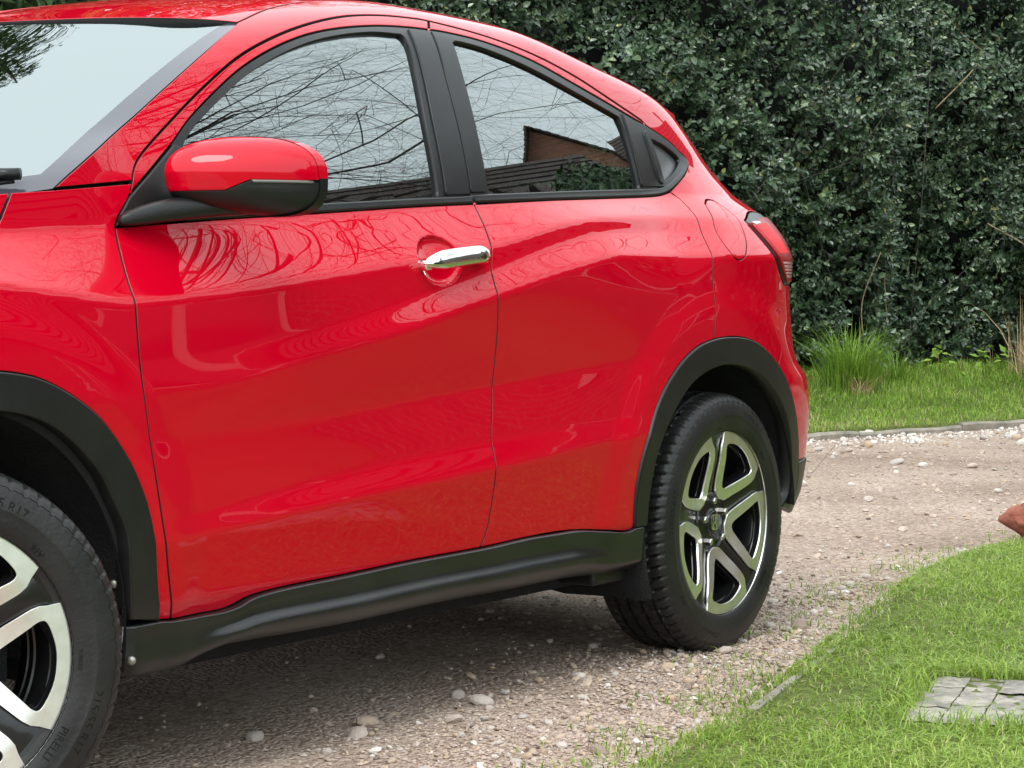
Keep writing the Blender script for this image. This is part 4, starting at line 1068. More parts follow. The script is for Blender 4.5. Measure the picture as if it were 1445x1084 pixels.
# windscreen between the two pillars
def windscreen():
    base_n, base_c = S(.321, 1.108), np.array([.03, 0, 1.055])
    n1, n2 = 64, 121
    he = cr(HEAD, .01); ed = cr(WS_EDGE, .01)[::-1]
    def along(c, t):
        d = np.r_[0, np.cumsum(np.linalg.norm(np.diff(c, axis=0), axis=1))]; d /= d[-1]
        return np.array([np.interp(t, d, c[:, 0]), np.interp(t, d, c[:, 1])])
    import functools
    @functools.lru_cache(None)
    def Ea(a):
        q = along(ed, a); return S(q[0], q[1])-Sn(q[0], q[1])*.004
    @functools.lru_cache(None)
    def Hs(s):
        hq = along(he, 1-s); return S(hq[0], hq[1])
    def P(a, b):
        """a: 0 base to 1 header, b: -1 near edge to 1 far edge"""
        a = round(float(a), 6); s = round(abs(float(b)), 6); E = Ea(a)
        H0 = Hs(0.).copy(); H0[1] = 0
        C = base_c+(H0-base_c)*a+np.array([-.012, 0, .02])*math.sin(math.pi*a)
        Hq = Hs(s)
        y = E[1]*s
        x = C[0]+(E[0]-C[0])*s**2.4; z = C[2]+(E[2]-C[2])*s**3
        # meet the roof's front edge exactly
        xh = Hq[0] if s > 0 else H0[0]; yh = Hq[1]; zh = Hq[2]
        k = a**4
        p = np.array([x, y, z])
        Ph = np.array([xh, yh, zh])-np.array([-.004, 0, .004])
        p = p*(1-k)+Ph*k
        if b > 0: p[1] = -p[1]
        return p
    def grid(a0, a1, b0, b1, na, nb, lift):
        V = []; F = []
        for i in range(na):
            for j in range(nb):
                a = a0+(a1-a0)*i/(na-1); b = b0+(b1-b0)*j/(nb-1)
                V.append(P(a, b)+np.array([-.45, 0, .89])*lift)
        for i in range(na-1):
            for j in range(nb-1): F.append((i*nb+j, i*nb+j+1, (i+1)*nb+j+1, (i+1)*nb+j))
        return V, F
    aa = np.concatenate([np.linspace(0, .08, 6), np.linspace(.08, .978, 44)[1:], np.linspace(.978, 1, 5)[1:]])
    bb = np.concatenate([np.linspace(-1, -.945, 6), np.linspace(-.945, .945, 80)[1:], np.linspace(.945, 1, 6)[1:]])
    V = [P(a, b) for a in aa for b in bb]; F = []; fritf = []; nb = len(bb)
    for i in range(len(aa)-1):
        for j in range(nb-1):
            F.append((i*nb+j, i*nb+j+1, (i+1)*nb+j+1, (i+1)*nb+j)); am, bm_ = (aa[i]+aa[i+1])/2, (bb[j]+bb[j+1])/2
            fritf.append(1 if (abs(bm_) > .945 or am < .08 or am > .978) else 0)
    ws = link('windscreen', mesh_np('windscreen', V, F, 'wind_glass'), car)
    ws.data.materials.append(MATS['frit']); ws.data.polygons.foreach_set('material_index', fritf)
    if ws.data.polygons[0].normal.z < 0: ws.data.flip_normals()
    # wiper lying along the foot of the glass, with its blade
    w = MB(); pts = [P(.03, b)+np.array([-.45, 0, .89])*.026 for b in np.linspace(-.925, .1, 14)]
    w.tube(pts, [.006]*14, 8)
    ob = w.build('wiper_arm', 'satin_black', car)
    w = MB(); w.tube([q+np.array([.008, 0, -.012]) for q in pts], .005, 6); w.build('wiper_blade', 'rubber', ob)
    m = MB(); q0 = np.array(pts[0]); m.tube([q0+np.array([.01, -.012, 0]), q0+np.array([-.02, .05, 0])], .011, 10); m.build('wiper_cap', 'satin_black', ob)
windscreen()

# bonnet and the black scuttle panel
def bonnet():
    V = []; F = []
    xs = np.linspace(-.74, .20, 40); ny = 21
    c = cr(crest, .01)
    for x in xs:
        v = float(np.interp(x, c[:, 0], c[:, 1])); e = S(np.array(x), np.array(v))
        for b in np.linspace(-1, 1, ny):
            s = abs(b); zc = e[2]+.045*(1-s**2)-.006*(s > .999)
            V.append((x-.10*(1-s*s)*sm(-.2, .2, x), (e[1]+.006)*-b*-1 if b < 0 else -(e[1]+.006)*b, zc))
    V = [(x, (-abs(y) if i % ny < ny//2 else abs(y)), z) for i, (x, y, z) in enumerate(V)]
    for i in range(len(xs)-1):
        for j in range(ny-1): F.append((i*ny+j, i*ny+j+1, (i+1)*ny+j+1, (i+1)*ny+j))
    o = link('bonnet', mesh_np('bonnet', V, F, 'red_paint'), car)
    if o.data.polygons[0].normal.z < 0: o.data.flip_normals()
    s_ = o.modifiers.new('thickness', 'SOLIDIFY'); s_.thickness = .012; s_.offset = -1
    m = MB(); n = 15; V = []; F = []
    for b in np.linspace(-1, 1, n):
        s = abs(b)
        V += [(.20-.11*(1-s*s), .752*b, 1.092-.012*s+.02*(1-s*s)), (.345-.31*(1-s**2.2), .752*b, 1.100-.045*(1-s*s)*.8)]
    for i in range(n-1): F.append((i*2, i*2+1, i*2+3, i*2+2))
    fix_normals(link('scuttle_panel', mesh_np('scuttle_panel', V, F, 'plastic_black'), car))
bonnet()

# door mirror
def door_mirror():
    cy, cz, A, B = -.912, 1.134, .114, .078
    def edge(t):
        """outline seen from the front"""
        c, s = math.cos(t), math.sin(t)
        n = 2.6 if s > 0 else 3.2
        r = (abs(c)**n+abs(s)**n)**(-1/n)
        y, z = r*c*A, r*s*B
        # the inner end is cut on a slant, the foot is shallower
        if c > 0: z += -.010*max(c, 0)**2*(1 if s > 0 else .2); y -= .020*max(s, 0)*c
        if s < 0: z *= .74+.30*(.5-.5*c)
        return cy+y, cz+z
    def rho(y, z):
        y, z = np.asarray(y)-cy, np.asarray(z)-cz
        n = np.where(z > 0, 2.6, 3.2)
        z = np.where(z < 0, z/(.74+.30*(.5-.5*np.clip(y/A, -1, 1))), z)
        return np.clip((np.abs(y/(A*1.0))**n+np.abs(z/B)**n)**(1/n), 0, 1)
    def surf(y, z):
        y = np.asarray(y, float); z = np.asarray(z, float)
        r = rho(y, z)
        x = .775-.108*np.sqrt(np.clip(1-r**2.3, 0, 1))-.72*(y+1.02)
        x = x+.22*np.clip(1.142-z, 0, .022)+.10*np.clip(1.112-z, 0, .08)
        return np.stack([x, y, z], -1)
    def nsurf(y, z, e=1e-3):
        a = surf(y+e, z)-surf(y-e, z); b = surf(y, z+e)-surf(y, z-e)
        n = np.cross(a, b); n = -n/np.linalg.norm(n, axis=-1, keepdims=True)
        return np.where(n[..., :1] > 0, -n, n)
    out = np.array([edge(t) for t in np.linspace(0, 2*math.pi, 140, endpoint=False)])
    def zs(y):   # split between painted cap and black foot
        return np.interp(-y, [.80, .925, .962, 1.04], [1.106, 1.109, 1.1285, 1.1285])
    up_ = np.array([q for q in out if q[1] > zs(q[0])+.0015]); lo_ = np.array([q for q in out if q[1] < zs(q[0])-.0015])
    up_ = up_[np.argsort(np.arctan2(up_[:, 1]-1.10, up_[:, 0]-cy))]
    an = np.arctan2(lo_[:, 1]-1.135, lo_[:, 0]-cy); lo_ = lo_[np.argsort(an)]
    ys = np.linspace(-.806, -1.016, 60)
    split = np.array([(y, zs(y)) for y in ys])
    def mesh(name, P, mat, off):
        # loops must run anticlockwise seen from the front, where y points left
        me = panel_mesh(name, np.asarray(P), mat, off=off, gap=.0006, depth=.05, step=.006, fil=.0015, surf=lambda y, z: surf(y, z), nsurf=nsurf, flip=True)
        return me
    rootm = link('door_mirror', mesh('door_mirror', join(up_, split[::-1][np.argsort(split[::-1][:, 0])]), 'red_paint', 0), car)
    low = link('mirror_foot', mesh('mirror_foot', join(lo_, split[np.argsort(-split[:, 0])]), 'plastic_black', -.001), rootm)
    for o in (rootm, low): pass
    strip = [(-.965, 1.1235), (-1.022, 1.1235), (-1.022, 1.1295), (-.962, 1.1295)]
    link('indicator', mesh('indicator', strip, 'indicator', .0012), rootm)
    # back plate with the glass
    m = MB(); b = []
    for q in out[::2]: b.append((.781-.72*(q[0]+1.02), cy+(q[0]-cy)*.985, cz+(q[1]-cz)*.985))
    m.add(b, [tuple(range(len(b)))])
    # skirt closing the shell
    f = [tuple(surf(*q)) for q in out[::2]]; n = len(b)
    oo = out[::2]; red = [oo[i][1] > zs(oo[i][0]) and oo[(i+1) % n][1] > zs(oo[(i+1) % n][0]) for i in range(n)]
    f = [(p[0]-.022*float(sm(cy+.03, cy-.06, p[1])), cy+(p[1]-cy)*.992, cz+(p[2]-cz)*.992) for p in f]
    ring = [(i, (i+1) % n, n+(i+1) % n, n+i) for i in range(n)]
    m.add(f+b, [ring[i] for i in range(n) if not red[i]])
    sk = fix_normals(m.build('mirror_back', 'satin_black', rootm))
    m = MB(); m.add(f+b, [ring[i] for i in range(n) if red[i]]); fix_normals(m.build('mirror_rim', 'red_paint', rootm))
    m = MB(); g = [(p[0]+.002, cy+(p[1]-cy)*.9, cz+(p[2]-cz)*.9) for p in b]; m.add(g, [tuple(range(len(g)))])
    fix_normals(m.build('mirror_glass', 'chrome', rootm))
    # arm reaching down to the door
    V = []; F = []
    pts = [(.455, -.800, 1.052, .012, .010), (.50, -.812, 1.063, .022, .018), (.56, -.828, 1.074, .030, .022), (.62, -.85, 1.082, .036, .022), (.68, -.885, 1.086, .040, .020), (.70, -.93, 1.085, .040, .018)]
    n = 16
    for x, y, z, ry, rz in pts:
        for k in range(n):
            t = 2*math.pi*k/n; c, s = math.cos(t), math.sin(t)
            V.append((x+.35*ry*abs(c)**.7*math.copysign(1, c)*.6, y-.0+ry*abs(c)**.7*math.copysign(1, c)*.8, z+rz*abs(s)**.7*math.copysign(1, s)))
    for i in range(len(pts)-1):
        for k in range(n): F.append((i*n+k, i*n+(k+1) % n, (i+1)*n+(k+1) % n, (i+1)*n+k))
    F += [tuple(range(n)), tuple(range((len(pts)-1)*n, len(pts)*n))]
    o = fix_normals(link('mirror_arm', mesh_np('mirror_arm', V, F, 'plastic_black'), rootm))
    s_ = o.modifiers.new('sub', 'SUBSURF'); s_.levels = 1; s_.render_levels = 1
    # far mirror
    r2 = rootm.copy(); COL.objects.link(r2); r2.scale = (1, -1, 1)
    for ch in list(rootm.children):
        c = ch.copy(); COL.objects.link(c); c.parent = r2
door_mirror()

# chrome pull on the front door
def handle():
    V = []; F = []
    t = np.linspace(0, 1, 26); n = 18
    for a in t:
        u = 1.288+.246*a; v = .972+.021*a
        P0 = S(np.array(1.25 if u < 1.25 else u), np.array(1.035 if False else v)); 
        # measure from the skin outside the dimple
        P0 = np.array([u, -(float(side(np.array(1.56), np.array(v-.0)))), v])
        N0 = np.array([0, -.95, .30])
        end = min(1, math.sin(math.pi*min(max(a, .0), 1))**.5*1.25+.02)
        hh = .0200*(end if a < .5 else max(end, .0))+.0004
        th = .0125*end+.0004
        lift = .020+.016*math.sin(math.pi*a)**.6
        U_ = np.cross(N0, [1, 0, .1]); U_ /= np.linalg.norm(U_)
        if U_[2] < 0: U_ = -U_
        for k in range(n):
            q = 2*math.pi*k/n; c, s = math.cos(q), math.sin(q)
            V.append(P0+N0*(lift+th*math.copysign(abs(c)**.8, c))+U_*(hh*math.copysign(abs(s)**.8, s)))
    m = len(t)
    for i in range(m-1):
        for k in range(n): F.append((i*n+k, i*n+(k+1) % n, (i+1)*n+(k+1) % n, (i+1)*n+k))
    F += [tuple(range(n)), tuple(range((m-1)*n, m*n))]
    me = mesh_np('door_handle', V, F, 'chrome')
    o, o2 = both('door_handle', me, front_door, far_fd); fix_normals(o)
    for u0, u1 in ((1.293, 1.315), (1.480, 1.523)):
        w = float(side(np.array(1.56), np.array(.99))); m = MB()
        m.box(u0, u1, -w-.026, -w+.015, .964+.085*(u0-1.3), .986+.085*(u0-1.3))
        bevel(m.build('handle_base', 'chrome', front_door), .006, 3)
handle()

# ------------------------------------------------------------------ wheels
def text_polar(body, size, r0, a_mid, face_y, mirror_out=True, italic=0):
    """letters set round the sidewall, reading clockwise with their heads outwards"""
    cu = bpy.data.curves.new('t', 'FONT'); cu.body = body; cu.size = size; cu.align_x = 'CENTER'; cu.resolution_u = 3; cu.shear = italic
    ob = bpy.data.objects.new('t', cu); COL.objects.link(ob)
    dg = bpy.context.evaluated_depsgraph_get(); dg.update()
    me = ob.evaluated_get(dg).to_mesh()
    bm = bmesh.new(); bm.from_mesh(me)
    bmesh.ops.triangulate(bm, faces=bm.faces)
    bmesh.ops.subdivide_edges(bm, edges=[e for e in bm.edges if e.calc_length() > size*.3], cuts=1)
    bmesh.ops.triangulate(bm, faces=bm.faces)
    V = [tuple(v.co) for v in bm.verts]; bm.verts.index_update(); F = [[v.index for v in f.verts] for f in bm.faces]
    bm.free(); ob.evaluated_get(dg).to_mesh_clear()
    bpy.data.objects.remove(ob); bpy.data.curves.remove(cu)
    out = []
    for x, y, _ in V:
        r = r0+y; a = a_mid-x/r0
        out.append((r*math.cos(a), face_y(r), r*math.sin(a)))
    return out, F

def wall_y(r):   # outer sidewall
    return float(np.interp(r, [.218, .228, .25, .272, .295, .315, .325], [-.094, -.101, -.1085, -.1105, -.1075, -.100, -.094]))
def tyre_mesh():
    half = [(.2185, .088), (.2265, .092), (.2350, .0955), (.2362, .1030), (.2375, .1038), (.25, .1085), (.262, .1102), (.272, .1105), (.2735, .1112), (.276, .1112), (.284, .1098), (.295, .1075), (.305, .1045), (.311, .1020), (.3115, .1030), (.318, .0985), (.3235, .0935), (.3275, .086), (.3295, .078), (.3302, .072), (.3308, .064), (.3310, .0595), (.3235, .0580), (.3235, .0520), (.3318, .0500), (.3324, .040), (.3328, .030), (.3330, .0235), (.3255, .0220), (.3255, .0155), (.3333, .0140), (.3336, .005), (.3337, 0)]
    prof = [(r, -y) for r, y in half]+[(r, y) for r, y in half[-2::-1]]
    n = 560; m = len(prof)
    R = np.array([p[0] for p in prof]); Y = np.array([p[1] for p in prof])
    k = np.arange(n)
    A = 2*np.pi*k/n
    rr = np.repeat(R[:, None], n, 1).copy(); yy = np.repeat(Y[:, None], n, 1).copy()
    tread = (R > .3105)
    for i in range(m):
        ya = abs(Y[i])
        if tread[i]:
            if ya > .061:                      # shoulder blocks
                ph = (k+(0 if Y[i] < 0 else 4)+int(round((ya-.06)*60))) % 8
                rr[i, ph < 2] -= .0068*(1 if ya < .093 else .42)
                if ya < .090: rr[i, ph == 5] -= .0022
            elif (R[i] > .328):                # centre ribs, slanted sipes
                sh = int(round(Y[i]*330))
                rr[i, (k+sh) % 14 < 2] -= .0045
    X = rr*np.cos(A)[None]; Z = rr*np.sin(A)[None]
    # the foot of the tyre is pressed flat
    lim = -.3215
    squash = np.clip((lim+.012-Z)/.024, 0, 1)
    Z = np.maximum(Z, lim)
    yy = yy*(1+.05*squash)
    V = np.stack([X, yy, Z], -1).reshape(-1, 3)
    F = []
    for i in range(m-1):
        a = i*n+k; b = (i+1)*n+k; kk = (k+1) % n
        F.append(np.stack([a, i*n+kk, (i+1)*n+kk, b], 1))
    F = np.vstack(F)
    me = mesh_np('tyre', V, F, 'rubber', True)
    bm = bmesh.new(); bm.from_mesh(me); bmesh.ops.recalc_face_normals(bm, faces=bm.faces)
    for e in bm.edges:
        if e.is_manifold and e.calc_face_angle(0) > rad(38): e.smooth = False
    bm.to_mesh(me); bm.free()
    return me
def face_y(r): return -.066-.0300*float(sm(.06, .20, np.array(r)))
def wheel_parts():
    P = {}
    P['tyre'] = tyre_mesh()
    m = MB()
    for b, s, r0, a, it in (('215/55 R17', .0235, .2765, rad(62), .0), ('P7', .030, .2700, rad(218), .25), ('Cinturato', .021, .2770, rad(252), .15), ('91V', .016, .2420, rad(40), .0), ('PIRELLI', .020, .2420, rad(318), .0), ('TUBELESS', .0085, .2430, rad(352), 0), ('RADIAL', .0085, .2430, rad(100), 0), ('215/55 R17', .0235, .2765, rad(330), 0), ('215/55 R17', .0235, .2765, rad(170), 0)):
        V, F = text_polar(b, s, r0, a, lambda r: wall_y(r)-.0011, italic=it)
        m.add(V, F)
    P['sidewall_lettering'] = m.mesh('sidewall_lettering', 'rubber_letter', False)
    # barrel and black spokes
    m = MB()
    m.lathe_y([(.2330, -.0995), (.2375, -.0985), (.2365, -.0930), (.216, -.089), (.2155, -.080), (.205, -.070), (.199, -.04), (.1985, -.02), (.195, -.018), (.194, .0), (.191, .002), (.190, .03), (.20, .06), (.21, .09)], 96)
    m.lathe_y([(.0, -.0655), (.030, -.0655), (.033, -.0625), (.040, -.060), (.066, -.058), (.074, -.064), (.078, -.060), (.082, -.03), (.07, .0)], 60)
    for k in range(5):                                   # tapering black spokes between the bright frames
        a0 = rad(97+72*k); ca, sa = math.cos(a0), math.sin(a0)
        st_ = [(.060, .026, .0), (.085, .021, 0), (.12, .019, 0), (.16, .020, 0), (.19, .024, 0), (.212, .031, 0), (.2335, .047, 0)]
        V = []; F = []
        for r, h, _ in st_:
            y = face_y(r)+.007
            for b, yy in ((-h, y+.034), (-h, y+.003), (-h*.72, y), (h*.72, y), (h, y+.003), (h, y+.034)):
                V.append((r*ca-b*sa, yy, r*sa+b*ca))
        for i in range(len(st_)-1):
            for j in range(5): F.append((i*6+j, i*6+j+1, (i+1)*6+j+1, (i+1)*6+j))
        m.add(V, F)
    P['wheel'] = m.mesh('wheel', 'rim_black', True)
    ml = MB(); ml.lathe_y([(.2348, -.0958), (.2355, -.0990), (.2372, -.1000), (.2385, -.0988)], 120); P['rim_lip'] = fix_mesh(ml.mesh('rim_lip', 'machined'))
    bm = bmesh.new(); bm.from_mesh(P['wheel']); bmesh.ops.recalc_face_normals(bm, faces=bm.faces)
    for e in bm.edges:
        if e.is_manifold and e.calc_face_angle(0) > rad(35): e.smooth = False
    bm.to_mesh(P['wheel']); bm.free()
    # bright machined frame round each opening
    d36 = rad(36)
    def hw(r): return float(np.interp(r, [.07, .09, .14, .18, .198, .212, .2345], [.023, .0198, .0170, .0168, .0200, .028, .0365]))
    side_ = [(r, d36-hw(r)/r) for r in np.linspace(.078, .2345, 22)]
    outl = [(r*math.cos(-a), r*math.sin(-a)) for r, a in side_]
    amax = side_[-1][1]
    outl += [(.2345*math.cos(a), .2345*math.sin(a)) for a in np.linspace(-amax, amax, 18)[1:-1]]
    outl += [(r*math.cos(a), r*math.sin(a)) for r, a in side_[::-1]]
    outl += [(.068, .010), (.066, 0), (.068, -.010)]
    win = cr([(.095, .000), (.100, .011), (.128, .036), (.156, .060), (.172, .073), (.185, .074), (.197, .055), (.2065, .028), (.209, 0), (.2065, -.028), (.197, -.055), (.185, -.074), (.172, -.073), (.156, -.060), (.128, -.036), (.100, -.011), (.095, 0)], .006)[:-1]
    def sf(a, b):
        a = np.asarray(a, float); b = np.asarray(b, float); r = np.hypot(a, b)
        y = -.066-.0300*sm(.06, .20, r)
        return np.stack([a, y, b], -1)
    def nsf(a, b, e=1e-4):
        p = sf(a+e, b)-sf(a-e, b); q = sf(a, b+e)-sf(a, b-e); n = np.cross(p, q)
        n /= np.linalg.norm(n, axis=-1, keepdims=True); return np.where(n[..., 1:2] > 0, -n, n)
    P['spoke_frame'] = panel_mesh('spoke_frame', np.array(outl), 'machined', gap=0, depth=.006, step=.007, holes=[win], fil=.0005, surf=sf, nsurf=nsf)
    # dark walls of the opening
    V = []; F = []
    w = loop(win, .006); n = len(w)
    for dep, sc_ in ((.004, 1.0), (.018, .985), (.020, .965), (.045, .95)):
        cx = w.mean(0)
        for q in w:
            qq = cx+(q-cx)*sc_; V.append((qq[0], face_y(math.hypot(*q))+dep, qq[1]))
    for i in range(3):
        for k in range(n): F.append((i*n+k, i*n+(k+1) % n, (i+1)*n+(k+1) % n, (i+1)*n+k))
    P['spoke_pocket'] = mesh_np('spoke_pocket', V, F, 'rim_black', False)
    # centre cap with its emblem, nuts, brake
    m = MB(); m.lathe_y([(.0, -.0715), (.026, -.0712), (.0295, -.0695), (.0305, -.064)], 40)
    P['centre_cap'] = m.mesh('centre_cap', 'rim_black')
    m = MB()
    def bar(pts, wd):
        for (x0, z0), (x1, z1) in zip(pts[:-1], pts[1:]):
            dx, dz = x1-x0, z1-z0; L = math.hypot(dx, dz); nx, nz = -dz/L*wd/2, dx/L*wd/2
            ex, ez = dx/L*wd*.4, dz/L*wd*.4
            q = [(x0-ex+nx, z0-ez+nz), (x0-ex-nx, z0-ez-nz), (x1+ex-nx, z1+ez-nz), (x1+ex+nx, z1+ez+nz)]
            m.add([(a, -.0712, b) for a, b in q]+[(a, -.0732, b) for a, b in q], [(4, 5, 6, 7), (0, 1, 5, 4), (1, 2, 6, 5), (2, 3, 7, 6), (3, 0, 4, 7)])
    fr_ = [(-.0185, .012), (-.0165, .0165), (-.010, .0185), (.010, .0185), (.0165, .0165), (.0185, .012), (.0150, -.0150), (.0115, -.0185), (-.0115, -.0185), (-.0150, -.0150), (-.0185, .012)]
    bar(fr_, .0028)
    bar([(-.0095, .0150), (-.0085, .004), (-.0075, -.0150)], .0050); bar([(.0095, .0150), (.0085, .004), (.0075, -.0150)], .0050)
    bar([(-.0085, .000), (-.004, -.0022), (.004, -.0022), (.0085, .000)], .0042)
    P['emblem'] = fix_mesh(m.mesh('emblem', 'chrome', False))
    m = MB(); m.lathe_y([(.0, -.0790), (.0065, -.0790), (.0095, -.0765), (.0100, -.058)], 6); P['wheel_nut'] = m.mesh('wheel_nut', 'nut_metal', False)
    m = MB(); m.lathe_y([(.03, -.012), (.07, -.012), (.075, .008), (.138, .010), (.138, .030), (.06, .03)], 64); P['brake_disc'] = m.mesh('brake_disc', 'disc_metal')
    m = MB(); m.box(.06, .15, -.012, .055, -.05, .08); P['brake_caliper'] = m.mesh('brake_caliper', 'liner_felt', False)
    return P
def fix_mesh(me):
    bm = bmesh.new(); bm.from_mesh(me); bmesh.ops.recalc_face_normals(bm, faces=bm.faces); bm.to_mesh(me); bm.free(); return me
for k_ in ('x',): pass
WP = wheel_parts()
def wheel(loc, rotz, spin, nuts=True):
    """spin turns the spokes about the axle; the pressed foot of the tyre stays down"""
    w = link('wheel', WP['wheel'], car, loc, None)
    w.rotation_mode = 'XYZ'
    w.matrix_local = Matrix.Translation(loc) @ Matrix.Rotation(rotz, 4, 'Z') @ Matrix.Rotation(spin, 4, 'Y')
    t = link('tyre', WP['tyre'], w); t.matrix_local = Matrix.Rotation(-spin, 4, 'Y')
    stuff(link('sidewall_lettering', WP['sidewall_lettering'], w))
    for k in range(5):
        a = 97+36+72*k
        R = Matrix.Rotation(-rad(a), 4, 'Y')
        for nm in ('spoke_frame', 'spoke_pocket'):
            o = link(nm, WP[nm], w); o.matrix_local = R
        o = link('wheel_nut', WP['wheel_nut'], w); an = rad(97+72*k); o.location = (.0555*math.cos(an), 0, .0555*math.sin(an))
    link('rim_lip', WP['rim_lip'], w)
    link('centre_cap', WP['centre_cap'], w); link('emblem', WP['emblem'], w)
    link('brake_disc', WP['brake_disc'], w)
    o = link('brake_caliper', WP['brake_caliper'], w); o.matrix_local = Matrix.Rotation(-spin, 4, 'Y')
    return w
FSTEER = -.4526
wheel((2.61, -.770, .322), 0, 0)
wheel((0, -.770, .322), FSTEER, rad(-6))
wheel((2.61, .770, .322), math.pi, 0)
wheel((0, .770, .322), math.pi+FSTEER, 0)

# wheel housings
def housing(cx, r, name, a0, a1):
    m = MB(); n = 40; V = []; F = []
    a = np.linspace(rad(a0), rad(a1), n)
    prof = [(r-.0, -.868), (r+.012, -.845), (r+.005, -.80), (r+.01, -.62), (r-.02, -.50), (.05, -.49)]
    for t in a:
        for rr, y in prof:
            k = 1 if math.sin(t) > -.05 else 1.0
            V.append((cx+rr*math.cos(t)*k, y, .335+rr*math.sin(t)))
    q = len(prof)
    for i in range(n-1):
        for k in range(q-1): F.append((i*q+k, i*q+k+1, (i+1)*q+k+1, (i+1)*q+k))
    me = mesh_np(name, V, F, 'liner_felt'); both(name, me, car)
housing(0, .400, 'wheel_housing', -12, 200); housing(2.61, .395, 'wheel_housing', 0, 205)
# push-in clips on the front liner and the sill end
for (x, y, z) in ((.405, -.835, .405), (.418, -.862, .268)):
    m = MB(); m.lathe_y([(.0, -.006), (.004, -.006), (.0075, -.004), (.0085, 0)], 16)
    m.build('clip', 'screw_metal', car, loc=(x, y, z), rot=(0, 0, rad(-50)))
# floor pan, spats and tunnel
m = MB(); m.box(.42, 2.20, -.72, .72, .205, .26); m.box(-.75, .42, -.47, .47, .20, .30); m.box(2.20, 3.35, -.47, .47, .24, .34)
m.box(.5, 3.2, -.08, .08, .16, .22); m.box(2.55, 2.67, -.66, .66, .26, .32)
m.build('floor_pan', 'liner_felt', car, smooth=False)
m = MB(); m.box(2.06, 2.215, -.82, -.68, .215, .262); bevel(m.build('air_deflector', 'plastic_black', car, smooth=False), .012, 3)
# cabin: dashboard, wheel, seats
m = MB(); m.box(.28, .78, -.66, .66, .80, 1.03); bevel(m.build('dashboard', 'seat_cloth', car, smooth=False), .05, 4)
def seat(x, y, rear=False):
    m = MB(); w = .25 if not rear else .58
    m.box(x-.27, x+.25, y-w, y+w, .48, .66)
    V0 = len(m.v)
    m.box(x+.17, x+.30, y-w*.94, y+w*.94, .62, 1.18)
    m.v[V0:] = [(px+(pz-.62)*.32, py*(1) if True else 0, pz) for px, py, pz in m.v[V0:]]
    o = bevel(m.build('seat', 'seat_cloth', car, smooth=False), .05, 4)
    for hy in ([y] if not rear else [y-.38, y+.38]):
        h = MB(); h.box(x+.385, x+.47, hy-.13, hy+.13, 1.20, 1.36); bevel(h.build('headrest', 'seat_cloth', o, smooth=False), .035, 4)
seat(1.15, -.36); seat(1.15, .36); seat(2.05, 0, True)
m = MB()
cs = [(.80+.07*math.sin(t)*0-.10*math.sin(t), .36+.185*math.cos(t), .98+.16*math.sin(t)) for t in np.linspace(0, 2*math.pi, 29)]
m.tube(cs, .015, 8, False); m.build('steering_wheel', 'satin_black', car)
# ------------------------------------------------------------------ gravel, stones, lawn grass and small things
def pebble_mat(name, stops):
    m = attr_mat(name, stops, rough=.8, spec=.3)
    n, l = m.node_tree.nodes, m.node_tree.links; b = n['Principled BSDF']
    t = n.new('ShaderNodeTexCoord'); nz = n.new('ShaderNodeTexNoise'); nz.inputs['Scale'].default_value = 220; nz.inputs['Detail'].default_value = 4
    l.new(t.outputs['Object'], nz.inputs['Vector']); bp = n.new('ShaderNodeBump'); bp.inputs['Strength'].default_value = .3; bp.inputs['Distance'].default_value = .003
    l.new(nz.outputs['Fac'], bp.inputs['Height']); l.new(bp.outputs['Normal'], b.inputs['Normal'])
pebble_mat('pebble', [(0, (.12, .085, .070)), (.18, (.25, .19, .155)), (.40, (.39, .305, .255)), (.50, (.44, .33, .235)), (.60, (.47, .375, .32)), (.78, (.42, .37, .335)), (.90, (.53, .465, .41)), (1, (.74, .70, .65))])
t_ = (1+5**.5)/2
ICO = np.array([(-1, t_, 0), (1, t_, 0), (-1, -t_, 0), (1, -t_, 0), (0, -1, t_), (0, 1, t_), (0, -1, -t_), (0, 1, -t_), (t_, 0, -1), (t_, 0, 1), (-t_, 0, -1), (-t_, 0, 1)])/math.hypot(1, t_)
ICO_F = np.array([(0, 11, 5), (0, 5, 1), (0, 1, 7), (0, 7, 10), (0, 10, 11), (1, 5, 9), (5, 11, 4), (11, 10, 2), (10, 7, 6), (7, 1, 8), (3, 9, 4), (3, 4, 2), (3, 2, 6), (3, 6, 8), (3, 8, 9), (4, 9, 5), (2, 4, 11), (6, 2, 10), (8, 6, 7), (9, 8, 1)])
OCT = np.array([(1, 0, 0), (-1, 0, 0), (0, 1, 0), (0, -1, 0), (0, 0, 1), (0, 0, -1)], float); OCT_F = np.array([(0, 2, 4), (2, 1, 4), (1, 3, 4), (3, 0, 4), (2, 0, 5), (1, 2, 5), (3, 1, 5), (0, 3, 5)])
def pebbles(P, size, tone, seed, fine=False):
    r = np.random.default_rng(seed); n = len(P); SH, SF = (OCT, OCT_F) if fine else (ICO, ICO_F); q_ = len(SH)
    a = r.uniform(0, 6.28, n); sx_, sy_, sz_ = r.uniform(.7, 1.3, n), r.uniform(.55, 1.0, n), r.uniform(.35, .75, n)
    B = SH[None]*(1+r.normal(0, .14, (n, q_, 1)))
    B = B*np.stack([sx_, sy_, sz_], -1)[:, None]*size[:, None, None]*.5
    c, s = np.cos(a)[:, None], np.sin(a)[:, None]
    x = B[..., 0]*c-B[..., 1]*s; y = B[..., 0]*s+B[..., 1]*c
    tz = r.normal(0, .25, n)[:, None]; z = B[..., 2]+tz*x
    V = np.stack([x, y, z], -1)+P[:, None]
    F = (np.arange(n)[:, None, None]*q_+SF[None]).reshape(-1, 3)
    return V.reshape(-1, 3), F, np.repeat(tone, q_)
def in_drive(x, y):
    ex = lawn_edge(x); return (y > ex-.06) & (((np.stack([x, y], -1)-K0)@KN) < .12)
